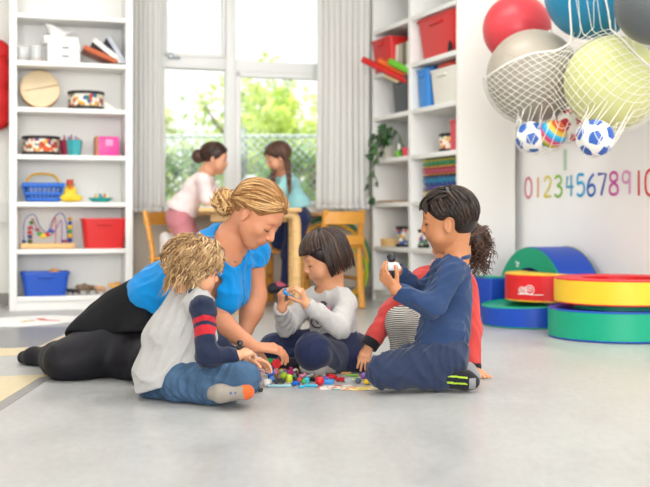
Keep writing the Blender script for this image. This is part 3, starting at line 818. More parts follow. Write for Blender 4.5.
    b = MB(); b.ell((.06, 0, .16), (.035, .03, .02)); b.build('ball', solid('#E8A56A'), t)
    def animal(px, col, L, label, hump=False, dep=.09, horn=False):
        t = thing('toy_animal', label, 'toy animal', LS(px, dep, z), A + R_.uniform(-.2, .2)); 
        s = Sdf(); hh = L * .55; s.ell((0, 0, hh), (L * .42, L * .2, L * .24)).ell((-L * .42, 0, hh * 1.25), (L * .17, L * .12, L * .15), k=.015).ell((-L * .55, 0, hh * 1.1), (L * .1, L * .07, L * .07), k=.01)
        if hump: s.ell((L * .12, 0, hh * 1.35), (L * .2, L * .16, L * .16), k=.02)
        for sx in (-.28, .3):
            for sy in (-.1, .1): s.cone((sx * L, sy * L, hh), (sx * L, sy * L, L * .055), L * .08, L * .055, k=.008)
        s.cone((L * .4, 0, hh * 1.1), (L * .5, 0, hh * .6), L * .03, L * .02, k=.01)
        o = s.build('animal_body', mat('toy_' + col.strip('#'), col, .5, .4, var=.25, vscale=40), None, .004); o.parent = t
        if horn:
            b = MB(); b.tube([(-L * .5, .012, hh * 1.5), (-L * .58, .02, hh * 1.8)], [.006, .002], 6); b.tube([(-L * .5, -.012, hh * 1.5), (-L * .58, -.02, hh * 1.8)], [.006, .002], 6); b.build('horn', solid('#E8DFC8'), t)
    animal(70, '#2C2A28', .055, 'small black toy animal next to the blue tray bin')
    animal(75.5, '#4A3A30', .05, 'small dark brown toy animal between black and grey-brown ones', dep=.12)
    animal(83, '#7A6450', .085, 'humped grey-brown toy animal on the bottom shelf', True)
    animal(92.5, '#5A4636', .08, 'dark brown horned toy animal on the bottom shelf', False, .11, True)
    animal(101, '#C79A72', .075, 'tan toy animal in the middle of the bottom shelf')
    animal(116, '#DDA253', .09, 'honey-coloured toy animal lying alone at the end of the bottom shelf', True, .14)
left_items()

# ================================================================ what stands in the shelving unit
def right_items():
    A = UANG
    t = tapered_bin('storage_tub', 'red storage tub behind the grey books on the far bay', 'tub', RT(.208, .135, RZ[5]), A, (.33, .33, .235), '#D3201E')
    for k, (px, cc, w) in enumerate(((392.5, '#8E8C80', .05), (396.8, '#EFE9DA', .045), (400.6, '#B9B3A0', .045), (404.6, '#6E6A60', .05), (408, '#D8CDB4', .04))):
        lb = ['grey-green book standing first in the row before the red tub', 'cream book standing second in the row before the red tub', 'stone-coloured book in the middle of the row before the red tub', 'dark taupe book next to last in the row before the red tub', 'sand-coloured book at the shelf divider before the red tub'][k]
        t = thing('book', lb, 'book', RS(px, .03, RZ[5]), A, 'books before the red tub')
        b = MB(); b.rbox((0, .0, .085), (w, .012, .17), .003); b.build('cover', solid(cc), t)
        b = MB(); b.box((0, .007, .085), (w * .8, .006, .16)); b.build('page_block', mat('paper', '#F2F0EA', .7), t, smooth=0)
    tapered_bin('storage_tub', 'large red storage tub on the top shelf of the bay by the end panel', 'tub', RT(.995, .2, RZ[5]), A, (.56, .35, .28), '#D6211F')
    t = thing('clip', 'small black clip standing before the large red tub', 'clip', RS(450, .025, RZ[5]), A)
    b = MB(); b.tube([(-.02, 0, .006), (-.015, 0, .05), (0, 0, .07), (.015, 0, .05), (.02, 0, .006)], .007, 8); b.build('clip_body', M_black, t)
    b = MB(); b.ell((0, 0, .03), (.012, .012, .02)); b.build('clip_jaw', M_black, t)
    # next shelf down
    z = RZ[4]
    tapered_bin('waste_bin', 'dark grey bin holding cardboard tubes', 'bin', RT(.44, .135, z), A, (.27, .24, .255), '#45484F', .86)
    base = RS(399, .15, z + .20)
    for p0, p1, r, cc, lb in (((407, 80), (367.5, 63), .023, '#CE2222', 'long red cardboard tube leaning out of the grey bin'), ((403, 86), (379, 60.5), .022, '#E8641E', 'orange cardboard tube leaning out of the grey bin'), ((409.5, 80), (388.5, 66.5), .024, '#6CBF2E', 'green cardboard tube lying across the grey bin'), ((402, 84), (380, 75), .020, '#E9D7A6', 'cream cardboard tube lowest in the grey bin')):
        pass
    def tube_at(dx, dep, lean, L, r, cc, lb, z0=.05, ydir=0.):
        t = thing('cardboard_tube', lb, 'tube', RT(.46, dep, z) + V((0, 0, z0)) + udir * dx, A)
        dv = V((-sin(lean), ydir, cos(lean))).normalized()
        b = MB(); b.tube([(0, 0, 0), dv * L], r, 16, caps=False); b.tube([dv * L, dv * .01], r * .86, 16, caps=False); b.build('tube_wall', solid(cc), t)
        b = MB(); x, y, zz = frame_from(dv); b.lathe([(0, L * .4), (r * .9, L * .4)], (0, 0, 0), 16, dv); b.build('tube_plug', solid(cc), t)
    tube_at(.10, .055, 1.02, .44, .024, '#CE2222', 'long red cardboard tube leaning out of the grey bin', .20, -.62)
    tube_at(.125, .11, .90, .36, .022, '#E8641E', 'orange cardboard tube standing behind the red tube', .20, -.75)
    tube_at(.17, .03, 1.06, .22, .024, '#6CBF2E', 'green cardboard tube resting above the red tube', .262, -.45)
    tube_at(.03, .045, 1.12, .20, .022, '#E9D7A6', 'cream cardboard tube lowest of those in the grey bin', .20, -.4)
    t = tapered_bin('document_bin', 'tall blue translucent bin beside the white container', 'bin', RT(.79, .12, z), A, (.17, .20, .265), '#2F86D6', .86)
    b = MB(); b.rbox((-.02, -.02, .272), (.10, .05, .03), .008, .3); b.build('clip_edge', solid('#5AA6E8'), t)
    t = tapered_bin('storage_container', 'white translucent container with a red-orange lid', 'container', RT(1.095, .15, z), A, (.36, .26, .235), '#ECE7DC', .88)
    b = MB(); b.rbox((-.04, .0, .262), (.23, .17, .035), .014); b.build('lid', solid('#E3452A'), t)
    b = MB(); b.rbox((.115, .03, .262), (.09, .14, .036), .006); b.build('grey_box', solid('#55565C'), t)
    # plant shelf
    z = RZ[3]
    t = thing('potted_vine', 'trailing green vine hanging down the side of the shelf from a pot', 'plant', RS(390, .12, z), A)
    b = MB(); b.lathe([(0, 0), (.055, 0), (.075, .085), (.080, .10), (.07, .10), (.066, .085), (0, .08)], seg=24); b.build('plant_pot', solid('#D8D2C4'), t)
    stem_b = MB(); rn = random.Random(4)
    def loc(px, py, dep):       # picture point -> local coordinates of the plant
        q = RS(px, dep, 0); zz = HC + (HY - py) * q.y / FPX
        return t.matrix_world.inverted() @ V((q.x, q.y, zz)) if False else (Matrix.Rotation(-A, 3, 'Z') @ (V((q.x, q.y, zz)) - t.location))
    vines = [[(386, 146, .12), (380, 136, .04), (374, 138, .0), (371.5, 150, -.03), (373, 162, -.03), (370, 176, -.035), (369, 190, -.03), (372, 198, -.03), (377, 203, -.02)],
             [(386, 146, .12), (384, 132, .05), (380, 140, .0), (377, 152, -.02), (379, 163, -.02)], [(386, 146, .12), (392, 130, .08), (399, 135, .04), (403, 146, .02)], [(386, 146, .12), (388, 131, .1), (384, 127, .05)],
             [(386, 148, .1), (376, 160, -.03), (374, 172, -.03), (378, 184, -.025)]]
    pts_all = []
    for vn in vines:
        q = spline([loc(*p) for p in vn], 6); stem_b.tube(q, .004, 6); pts_all.append(q)
    stem_b.build('stem', mat('vine_stem', '#6B7A3C', .6), t)
    def leaf(c, dirv, nrm, s, i):
        x = dirv.normalized(); zz = (nrm - x * nrm.dot(x)).normalized(); y = zz.cross(x)
        prof = [(0, 0), (-.12, .32), (.1, .48), (.4, .42), (.75, .2), (1.05, 0)]
        vs = []; 
        for (a, w) in prof: vs.append(c + x * a * s + zz * (.06 * s * (1 - a)))
        for (a, w) in prof: vs.append(c + x * a * s + y * w * s + zz * (.10 * s * w * 2 - .1 * s * a * a))
        for (a, w) in prof: vs.append(c + x * a * s - y * w * s + zz * (.10 * s * w * 2 - .1 * s * a * a))
        fs = []
        for k in range(5): fs += [(k, k + 1, 7 + k, 6 + k), (k, 12 + k, 13 + k, k + 1)]
        b = MB(); b.add(vs, fs); o = b.build('leaf', mat('vine_leaf_%d' % (i % 3), ('#3F6A38', '#4E7C40', '#2F5630')[i % 3], .4, .5, var=.2, vscale=30), t, smooth=180)
        o.modifiers.new('s', 'SOLIDIFY').thickness = .0015
    i = 0
    for q, stp, sz in zip(pts_all, (4, 4, 4, 4, 5), (.062, .065, .06, .065, .06)):
        for k in range(2, len(q), stp):
            dv = V((rn.uniform(-1, 1), rn.uniform(-.8, .0), rn.uniform(-1.0, .35))); nr = V((rn.uniform(-.5, .5), -1, rn.uniform(0, .6)))
            leaf(q[k] + V((0, -.006, 0)), dv, nr, sz * rn.uniform(.8, 1.2), i); i += 1
    for k in range(14):
        a = rn.random() * 6.28; c = loc(383 + rn.uniform(-9, 9), 139 + rn.uniform(-8, 9), rn.uniform(-.01, .08))
        leaf(c, V((cos(a), -.4, sin(a))), V((rn.uniform(-.4, .4), -1, .5)), .068 * rn.uniform(.85, 1.2), i); i += 1
    t = thing('glue_bottle', 'small white bottle with a green base in front of the plant', 'bottle', RS(399.5, .03, z), A)
    b = MB(); b.lathe([(0, .048), (.013, .05), (.013, .095), (.007, .105), (.006, .125), (0, .126)], seg=16); b.build('bottle', solid('#EFEFE8'), t)
    b = MB(); b.lathe([(0, 0), (.032, 0), (.034, .02), (.026, .045), (0, .05)], seg=20); b.build('stand', solid('#69B52F'), t)
    t = thing('toy_cup', 'small red cup beside the shelf divider on the plant shelf', 'cup', RS(407, .04, z), A)
    b = MB(); b.lathe([(0, 0), (.03, 0), (.036, .06), (.033, .06), (.028, .004), (0, .004)], seg=18); b.build('cup', solid('#D9485A'), t)
    b = MB(); b.tube(arc((.034, 0, .03), .016, -1.4, 1.4, 8), .004, 6); b.build('handle', solid('#D9485A'), t)
    drum('patterned drum with a black rim next to the red box', RT(1.03, .13, z), .085, .125, M_drum2)
    t = thing('card_box', 'red-pink box beside the patterned drum, against the end panel', 'box', RT(1.22, .13, z), A)
    b = MB(); b.rbox((0, 0, .10), (.13, .16, .20), .006); b.build('carton', solid('#D93848'), t, smooth=30)
    b = MB(); b.rbox((0, 0, .19), (.134, .164, .03), .005); b.build('lid', solid('#C42F40'), t, smooth=30)
    # stack of wavy coloured papers
    z = RZ[2]
    cols = ['#E8D24A', '#35343A', '#D9A62E', '#EDE6D6', '#E4C93C', '#4B3F8F', '#7A5FB0', '#3F51A8', '#1F4E9C', '#2A8FD0', '#25B0C8', '#2E7BC4', '#3A3A40', '#E28A2E', '#D9456A', '#E86A86', '#C93A4A', '#E9C93A', '#2E9E5A', '#35B58A', '#E0CF3A', '#2C2C30']
    names = ['yellow', 'black', 'ochre', 'ivory', 'lemon', 'indigo', 'violet', 'cobalt', 'navy', 'sky-blue', 'turquoise', 'mid-blue', 'charcoal', 'orange', 'pink', 'rose', 'crimson', 'gold', 'green', 'mint', 'lime-yellow', 'jet-black']
    h = .0132
    for k, cc in enumerate(cols):
        pos = 'at the very bottom of' if k == 0 else 'on the very top of' if k == len(cols) - 1 else 'low in' if k < 7 else 'midway up' if k < 15 else 'high in'
        t = RT(1.03, .19, z + .002 + k * h) + udir * R_.uniform(-.01, .01)
        b = MB(); n = 40; L = .50 + R_.uniform(-.02, .02); vs = []; fs = []
        for i in range(n + 1):
            x = (i / n - .5) * L; zz = .0035 * (1 + sin(i * 1.2 + k))
            for y in (-.15, .15): vs += [(x, y + .01 * sin(k * 3.1), zz), (x, y + .01 * sin(k * 3.1), zz + .006)]
        for i in range(n):
            a = i * 4; fs += [(a, a + 4, a + 5, a + 1), (a + 2, a + 3, a + 7, a + 6), (a + 1, a + 5, a + 7, a + 3), (a, a + 2, a + 6, a + 4)]
        fs += [(0, 1, 3, 2), (n * 4, n * 4 + 2, n * 4 + 3, n * 4 + 1)]
        b.add(vs, fs); o = b.build('corrugated_sheet', solid(cc), None, smooth=60, loc=t, rot=(0, 0, A))
        tag(o, f'{names[k]} wavy corrugated card sheet {pos} the colourful stack', 'card sheet', 'wavy coloured card sheets')
    b = MB(); b.rbox((0, 0, .008), (.42, .26, .014), .003); o = b.build('serving_board', mat('brown_board', '#B08562', .5, var=.15), None, loc=RS(396, .16, z), rot=(0, 0, A)); tag(o, 'thin brown wooden board lying flat on the empty shelf below the vine', 'board')
    # lower shelves
    z = RZ[1]
    t = thing('wooden_box', 'round pale wooden box on the lower shelf of the far bay', 'box', RS(393.5, .12, z), A)
    b = MB(); b.lathe([(0, 0), (.088, 0), (.092, .004), (.092, .04), (0, .04)], seg=32); b.build('box_base', M_wood, t)
    b = MB(); b.lathe([(.0, .058), (.09, .058), (.096, .054), (.096, .036), (.092, .036)], seg=32); b.build('lid', M_wood, t)
    drum('slim printed drum next to the round wooden box', RS(405.5, .10, z), .07, .15, M_drum)
    drum('small printed drum on the lower shelf just past the divider', RS(421, .10, z), .06, .13, M_drum2)
    z = RZ[0]
    t = thing('picture_cube', 'yellow and blue puzzle box on the bottom shelf, beside another', 'box', RS(397.5, .10, z), A)
    b = MB(); b.rbox((0, 0, .075), (.11, .11, .15), .005); b.build('carton', patch_mat('puzzle_print', '#D9A93A', ['#3B4F7E', '#E8C65A', '#2F3E62', '#C98A2E'], 18, .35), t, smooth=30)
    b = MB(); b.rbox((0, 0, .145), (.114, .114, .02), .004); b.build('lid', solid('#3B4668'), t, smooth=30)
    t = thing('picture_cube', 'dark grey and yellow game box on the bottom shelf by the divider', 'box', RS(406.5, .10, z), A)
    b = MB(); b.rbox((0, 0, .07), (.09, .11, .14), .005); b.build('carton', patch_mat('puzzle_print_dark', '#4A4C58', ['#D9A93A', '#5A5F72', '#B98A3A'], 22, .5), t, smooth=30)
    b = MB(); b.rbox((0, 0, .135), (.094, .114, .02), .004); b.build('lid', solid('#5A5F72'), t, smooth=30)
right_items()
# ================================================================ soft play pieces
VINYL = lambda c: mat('vinyl_' + c.strip('#'), c, .42, .4, var=.03, vscale=8, bump=.05, bscale=60)
BLUE, GREEN, RED, YEL = '#174AB8', '#12A27C', '#DB1F26', '#F2C331'
def soft_disc(t, name, c, R, z0, z1, side, top, a0=0., a1=2 * pi, Ri=0., hint=None, tilt=0., seg=48, topname='top_cover', bottom=None):
    """slab with an arc outline (disc, half disc or ring), rounded welt edges; side and top covers are parts"""
    full = abs(a1 - a0 - 2 * pi) < 1e-6; rr = .012
    def zt(p): return z1 + tilt * (p - V(c)).dot(unrm) 
    n = seg
    angs = [a0 + (a1 - a0) * i / n for i in range(n if full else n + 1)]
    x, y = udir, unrm
    dirs = [x * cos(a) + y * sin(a) for a in angs]
    def shell(nm, prof, closed_ends, m):
        vs = []; k = len(prof)
        for dv in dirs:
            for r, zf in prof:
                p = V(c) + dv * r; vs.append(V((p.x, p.y, z0 + (zt(p) - z0) * zf)))
        fs = []; N = len(dirs)
        for i in range(N if full else N - 1):
            j = (i + 1) % N
            for q in range(k - 1): fs.append((i * k + q, j * k + q, j * k + q + 1, i * k + q + 1))
        if closed_ends and not full:
            fs += [tuple(range(k)), tuple((N - 1) * k + q for q in range(k))]
        b = MB(); b.add(vs, fs); return b.build(nm, m, t, smooth=50)
    e = .05
    shell('side_cover', [(R - rr, .0), (R, e), (R, 1 - e), (R - rr, 1)], False, VINYL(side))
    shell(topname, [(max(Ri, 0), 1), (R - rr, 1)], False, VINYL(top))
    shell('base_cover', [(max(Ri, 0), .0), (R - rr, .0)], False, VINYL(bottom or side))
    if Ri: shell('inner_cover', [(Ri, 0), (Ri, 1)], False, VINYL(top))
    if not full:
        vs = []; 
        for s in (dirs[0], dirs[-1]):
            for r in (Ri, R - rr):
                p = V(c) + s * r
                vs += [V((p.x, p.y, z0)), V((p.x, p.y, zt(p)))]
        b = MB()
        if Ri: b.add(vs, [(0, 2, 3, 1), (4, 6, 7, 5)])
        else: b.add(vs, [(2, 6, 7, 3)])
        b.build('end_cover', VINYL(side), t, smooth=0)
    for nm, zf in (('piping', 1), ('piping', 0)):
        pts = []
        for dv in dirs:
            p = V(c) + dv * (R - .006); pts.append(V((p.x, p.y, (z0 + .004) if zf == 0 else zt(p) - .002)))
        b = MB(); b.tube(pts, .006, 6, closed=full); b.build(nm, VINYL(bottom or top) if zf == 0 else VINYL(top), t)
def cloud_mark(t, c, s):
    """white outline mark: two round loops and a tail, stitched flat on the curved side"""
    b = MB(); x = udir.lerp(-unrm, .0)
    return b
def foam():
    bl = V((.911, 6.77, 0))
    # blue block with green top
    def local_box(name, label, org, t0, t1, dep, h, side, top):
        c = org + udir * (t0 + t1) / 2 - unrm * dep / 2
        t = thing(name, label, 'foam block', c, UANG)
        b = MB(); b.rbox((0, 0, h / 2 - .002), (t1 - t0, dep, h - .004), .012); b.build('side_cover', VINYL(side), t, smooth=40)
        b = MB(); b.rbox((0, 0, h - .001), (t1 - t0 - .014, dep - .014, .010), .004); b.build('top_cover', VINYL(top), t)
        b = MB(); q = [V((sx * ((t1 - t0) / 2 - .004), sy * (dep / 2 - .004), .006)) for sx, sy in ((-1, -1), (1, -1), (1, 1), (-1, 1))]; b.tube(q, .005, 6, closed=True); b.build('piping', VINYL(top), t)
    local_box('foam_block', 'blue foam block with a green top at the far end of the soft play pieces', bl, -.02, .21, .14, .255, BLUE, GREEN)
    # tunnel arch: green face, blue back
    o2 = V((1.09, 6.86, 0)); cc = o2 + udir * .34; R, r, zc, D = .38, .255, .06, .26
    t = thing('foam_arch', 'green and blue foam tunnel arch standing against the number wall', 'foam arch', cc, UANG)
    def arch(nm, y0, y1, m, Ro, Ri, part='all'):
        n = 36; vs = []; fs = []
        A = [pi * i / n for i in range(n + 1)]
        def ring(rad, y):
            return [V((-rad, y, 0.004))] + [V((-rad * cos(a), y, zc + rad * sin(a))) for a in A] + [V((rad, y, .004))]
        o0, o1, i0, i1 = ring(Ro, y0), ring(Ro, y1), ring(Ri, y0), ring(Ri, y1); N = len(o0)
        vs = o0 + o1 + i0 + i1
        for k in range(N - 1):
            if part in ('all', 'face'): fs += [(k, k + 1, 2 * N + k + 1, 2 * N + k)]
            if part in ('all', 'back'): fs += [(N + k, 3 * N + k, 3 * N + k + 1, N + k + 1)]
            if part in ('all', 'outer'): fs += [(k, N + k, N + k + 1, k + 1)]
            if part in ('all', 'inner'): fs += [(2 * N + k, 2 * N + k + 1, 3 * N + k + 1, 3 * N + k)]
        if part == 'all': fs += [(0, N, 3 * N, 2 * N), (N - 1, 3 * N - 1, 4 * N - 1, 2 * N - 1)]
        b = MB(); b.add(vs, fs); return b.build(nm, m, t, smooth=40)
    arch('arch_cover', .012, D, VINYL(BLUE), R, r)
    arch('face_cover', 0, .012, VINYL(GREEN), R - .004, r + .002)
    arch('rear_cover', D, D + .01, VINYL(BLUE), R, r + .002)
    b = MB(); n = 36; b.tube([V((-R * cos(pi * i / n) , D + .004, zc + R * sin(pi * i / n))) for i in range(n + 1)], .0035, 6); b.build('piping', VINYL('#8C9A3A'), t)
    b = MB()      # small white mark on the face
    p = V((-R * .78 * .42, -.002, zc + R * .78 * .92)); 
    for pts in ([(-.022, .018), (-.008, .004), (.006, .012), (.014, .002)], [(-.006, .004), (-.012, -.016), (.0, -.010), (.012, -.014)]):
        b.tube([p + V((x, 0, z)) for x, z in pts], .0032, 5)
    b.build('printed_mark', mat('print_white', '#F4F4F0', .6), t)
    # red half disc on a green-topped blue half disc
    wc = V((1.19, 6.31, 0)); t = thing('foam_half_disc', 'green-topped blue foam half disc lying under the red one', 'foam half disc', wc)
    R0 = .30; W0 = wc.copy(); 
    def rel(f):   # parts are built around the thing's own origin
        return f
    soft_disc(t, 'x', V((0, 0, 0)), .29, .004, .128, BLUE, GREEN, 0, pi, tilt=-.06, bottom=GREEN)
    rc = V((1.275, 6.245, .150)); t2 = thing('foam_half_disc', 'red foam half disc with a white mark lying on the green-topped one', 'foam half disc', rc)
    soft_disc(t2, 'x', V((0, 0, 0)), .25, .0, .150, RED, YEL, 0, pi, bottom=YEL)
    # mark: cloud outline on the curved red side
    b = MB(); Rr = .2525
    def on(a, z): return (udir * cos(a) + unrm * sin(a)) * Rr + V((0, 0, z))
    a0 = radians(61)
    def loop(ca, cz, ra, rz, s0=0., s1=2 * pi, n=20): return [on(ca + ra * cos(s0 + (s1 - s0) * i / n), cz + rz * sin(s0 + (s1 - s0) * i / n)) for i in range(n + 1)]
    for pts in (loop(a0 + .13, .062, .10, .017), loop(a0 - .05, .066, .10, .024), loop(a0 + .13, .062, .045, .008), loop(a0 - .05, .068, .04, .010), [on(a0 + .26, .040), on(a0 + .05, .042), on(a0 - .18, .039), on(a0 - .36, .041)]):
        b.tube(pts, .0026, 5)
    b.build('printed_mark', mat('print_white', '#F4F4F0', .6), t2)
    # ring pile
    gc = V((1.53, 5.67, 0)) + unrm * .035; t = thing('foam_disc', 'large green-sided blue-topped foam disc lying on the floor under the yellow ring', 'foam disc', gc)
    soft_disc(t, 'x', V((0, 0, 0)), .345, .004, .150, GREEN, BLUE, bottom=BLUE)
    b = MB(); b.lathe([(0, .180), (.20, .180), (.215, .172), (.215, .148)], seg=48); b.build('raised_disc', VINYL(GREEN), t)
    t = thing('foam_ring', 'big yellow foam ring with red edges lying on the green and blue disc', 'foam ring', gc + V((.02, -.02, .182)))
    soft_disc(t, 'x', V((0, 0, 0)), .338, .0, .122, YEL, RED, Ri=.2, bottom=RED)
foam()

# ================================================================ numbers on the wall
def digits():
    cols = ['#D97A8E', '#E8A05A', '#E3D25A', '#8CC152', '#4FA6C8', '#33A6D8', '#2F6FC0', '#4A4FA8', '#CF5FA8', '#E3A9C8', '#D2504A', '#D9534F']
    xs = [528.8, 539, 548.2, 558.6, 570, 581, 591.7, 602.4, 614.2, 626.8, 640.2, 650.5]
    ch = '012345678910'
    word = ['zero', 'one', 'two', 'three', 'four', 'five', 'six', 'seven', 'eight', 'nine', 'one', 'zero']
    strokes = {
        '0': [[(0, .5), (.06, .85), (.25, 1), (.44, .85), (.5, .5), (.44, .15), (.25, 0), (.06, .15), (0, .5)]],
        '1': [[(.2, 0), (.2, 1)]],
        '2': [[(.02, .78), (.1, .95), (.28, 1), (.44, .88), (.44, .66), (.25, .36), (.02, .04), (.48, .04)]],
        '3': [[(.03, .88), (.2, 1), (.42, .92), (.44, .68), (.2, .54), (.46, .42), (.48, .16), (.25, 0), (.02, .1)]],
        '4': [[(.12, .95), (.04, .45), (.5, .45)], [(.36, 1), (.36, 0)]],
        '5': [[(.46, .98), (.1, .98), (.06, .58), (.3, .64), (.48, .46), (.46, .16), (.24, 0), (.02, .1)]],
        '6': [[(.4, .98), (.14, .72), (.02, .34), (.1, .06), (.28, 0), (.46, .14), (.46, .38), (.28, .5), (.06, .38)]],
        '7': [[(.02, .96), (.5, .96), (.2, 0)]],
        '8': [[(.25, .54), (.06, .68), (.06, .9), (.25, 1), (.44, .9), (.44, .68), (.25, .54), (.03, .36), (.03, .1), (.25, 0), (.47, .1), (.47, .36), (.25, .54)]],
        '9': [[(.46, .78), (.34, .98), (.12, .96), (.03, .74), (.12, .54), (.34, .54), (.45, .74)], [(.46, .98), (.44, 0)]]}
    for i, (x, c, k) in enumerate(zip(xs, cols, ch)):
        base = RW(x, 195, .0); z0 = .745; h = .128
        if i >= 10: h = .138; z0 = .735
        w = .128 if k != '1' else .11
        b = MB()
        for st in strokes[k]:
            q = spline([V(((a - .25) * w * 1.25, 0, e * h)) for a, e in st], 4) if len(st) > 3 else [V(((a - .25) * w * 1.25, 0, e * h)) for a, e in st]
            b.tube(q, .0088, 6, flat=.25, hint=(0, 1, 0))
        o = b.build('wall_digit', mat('digit_' + c.strip('#'), c, .6, var=.06, vscale=30), None, loc=V((base.x, base.y, z0)) + unrm * .004, rot=(0, 0, UANG))
        lb = f'painted {["rose","orange","yellow","green","teal","sky-blue","blue","indigo","magenta","pale pink","red","red"][i]} digit {word[i]} on the number wall'
        if i >= 10: lb = 'red digit one forming the ten at the end of the number row' if i == 10 else 'red digit zero forming the ten at the end of the number row'
        tag(o, lb, 'wall number', 'painted digits on the wall')
    p = RW(565.5, 150, .0); b = MB(); b.box((0, 0, -.06), (.03, .003, .13)); o = b.build('paper_strip', mat('pale_green', '#BFD9BE', .7), None, smooth=0, loc=p + unrm * .003, rot=(0, 0, UANG)); tag(o, 'pale green paper strip stuck on the wall above the digits', 'paper strip')
digits()

# ================================================================ balls in a net
def soccer_mat(name, base, cols, scale=1.0):
    return mat(name, base, .4, .4)
def balls():
    gym = lambda c: mat('gym_' + c.strip('#'), c, .38, .45, var=.03, vscale=6)
    defs = [('gym_ball', 612, 83, 5.6, .241, '#D5D694', 'large pale yellow-green gym ball hanging in the net'),
            ('gym_ball', 533, 76, 6.0, .252, '#ABA192', 'large grey-beige gym ball hanging in the net'),
            ('gym_ball', 517, 29, 6.45, .20, '#D5414A', 'red gym ball behind the grey-beige one'),
            ('gym_ball', 592, -8, 5.75, .248, '#1E7FA6', 'teal-blue gym ball above the pale yellow-green one'),
            ('gym_ball', 656, 4, 5.2, .195, '#5E6264', 'dark grey gym ball above and behind the pale yellow-green one')]
    out = []
    for nm, px, py, d, r, c, lb in defs:
        p = P(px, py, d); out.append((p, r))
        t = thing(nm, lb, 'ball', p, 0.)
        b = MB(); b.ell((0, 0, 0), r, seg=56, rings=36)
        rg = b.build('ball_skin', gym(c), t, smooth=180)
        ax = V((.35, -.3, 1)).normalized() if px != 612 else V((.6, .25, 1)).normalized()
        b = MB()
        for k in range(-4, 5):
            h = r * k * .105; q = sqrt(r * r - h * h)
            b.lathe([(q - .002, h - .0022), (q + .0012, h), (q - .002, h + .0022)], seg=64, axis=ax)
        b.build('moulded_rings', gym(c), t)
        b = MB(); b.ell(ax * r * .992, .014, seg=12, rings=8); b.build('valve_plug', solid('#E8E4D4'), t)
    phi = (1 + sqrt(5)) / 2
    ico = [V(p).normalized() for p in [(0, s1, s2 * phi) for s1 in (-1, 1) for s2 in (-1, 1)] + [(s1, s2 * phi, 0) for s1 in (-1, 1) for s2 in (-1, 1)] + [(s2 * phi, 0, s1) for s1 in (-1, 1) for s2 in (-1, 1)]]
    def small(px, py, d, r, base, patch, lb, rot, stripes=None):
        p = P(px, py, d); out.append((p, r)); t = thing('play_ball', lb, 'ball', p, 0.)
        R = Matrix.Rotation(rot[0], 3, 'X') @ Matrix.Rotation(rot[1], 3, 'Z') @ Matrix.Rotation(rot[2], 3, 'Y')
        b = MB()
        if stripes:
            n = 36; L = 28; vs = []; 
            b.ell((0, 0, 0), r, rot=R, seg=40, rings=28)
            b.m = []
            for f in b.f:
                c = sum((b.v[i] for i in f), V((0, 0, 0))) / len(f); h = (R.transposed() @ c).z / r
                b.m.append(min(len(stripes) - 1, int((h * .5 + .5) * len(stripes))))
            b.build('ball_skin', [solid(c) for c in stripes], t, smooth=180)
        else:
            b.ell((0, 0, 0), r, seg=40, rings=28); b.build('ball_skin', mat('ball_white', '#F0EDE8', .4, .4), t, smooth=180)
            for q in ico:
                q = R @ q; x, y, zz = frame_from(q); mb = MB(); vs = [q * r * 1.012]
                for rr in (.24, .46):
                    for k in range(5 if False else 15):
                        a = 2 * pi * k / 15; pr = rr * (cos(pi / 5) / cos((a % (2 * pi / 5)) - pi / 5))
                        vs.append((q + (x * cos(a) + y * sin(a)) * pr).normalized() * r * 1.012)
                fs = [(0, 1 + k, 1 + (k + 1) % 15) for k in range(15)] + [(1 + k, 16 + k, 16 + (k + 1) % 15, 1 + (k + 1) % 15) for k in range(15)]
                mb.add(vs, fs); mb.build('pentagon_patch', solid(patch), t, smooth=180)
    small(531.5, 137, 5.8, .082, 0, '#2F62B5', 'white ball with blue patches hanging lowest under the grey-beige gym ball', (.3, .4, .2))
    small(552.5, 134, 5.76, .074, 0, 0, 'rainbow-striped small ball between two patched balls', (.9, .3, .5), ['#E0B32E', '#7BB24A', '#E8C92E', '#C9332E', '#D9507A', '#2C9ED6', '#3FB6E0', '#E2B93A', '#D9652E'])
    small(570, 125.5, 5.9, .088, 0, '#C2262E', 'white ball with red patches in the net', (.2, 1.0, .7))
    small(595.5, 138, 5.32, .089, 0, '#2E5FB3', 'white ball with blue patches hanging under the pale yellow-green gym ball', (.5, .1, .9))
    # the net: cords laid over the bulge of the balls
    S = Sdf()
    for p, r in out[:2] + out[5:]: S.ell(p, r + .012, k=.10)
    S.cone(out[0][0], out[1][0], .14, .14, k=.2)
    S.ell(out[3][0], out[3][1] + .012, k=.12); S.ell(out[2][0], out[2][1] + .01, k=.1)
    A0 = out[1][0] + V((-.26, .10, .0)); A1 = out[0][0] + V((.42, -.28, .0))
    axis = (A1 - A0).normalized(); LN = (A1 - A0).length
    side = axis.cross(V((0, 0, 1))).normalized()       # towards the camera or away
    if side.y > 0: side = -side
    upv = side.cross(axis) * 1.0
    if upv.z < 0: upv = -upv
    def shoot(u, th):
        """from the axis outwards (th: 0 = up, pi/2 = to the room, pi = down) to the net's surface"""
        o = A0 + axis * u; dv = (upv * cos(th) + side * sin(th)); tmax = .75
        ts = np.linspace(tmax, 0, 120)
        X = np.array([o + dv * t for t in ts])[None]
        d = S.eval(X)[0]; hit = np.nonzero(d < 0)[0]
        return None if len(hit) == 0 else o + dv * ts[hit[0]]
    NU, NT = 150, 110; th0, th1 = -.3, 4.2
    grid = np.full((NU, NT, 3), np.nan)
    for i in range(NU):
        for j in range(NT):
            p = shoot(LN * i / (NU - 1), th0 + (th1 - th0) * j / (NT - 1))
            if p is not None: grid[i, j] = p
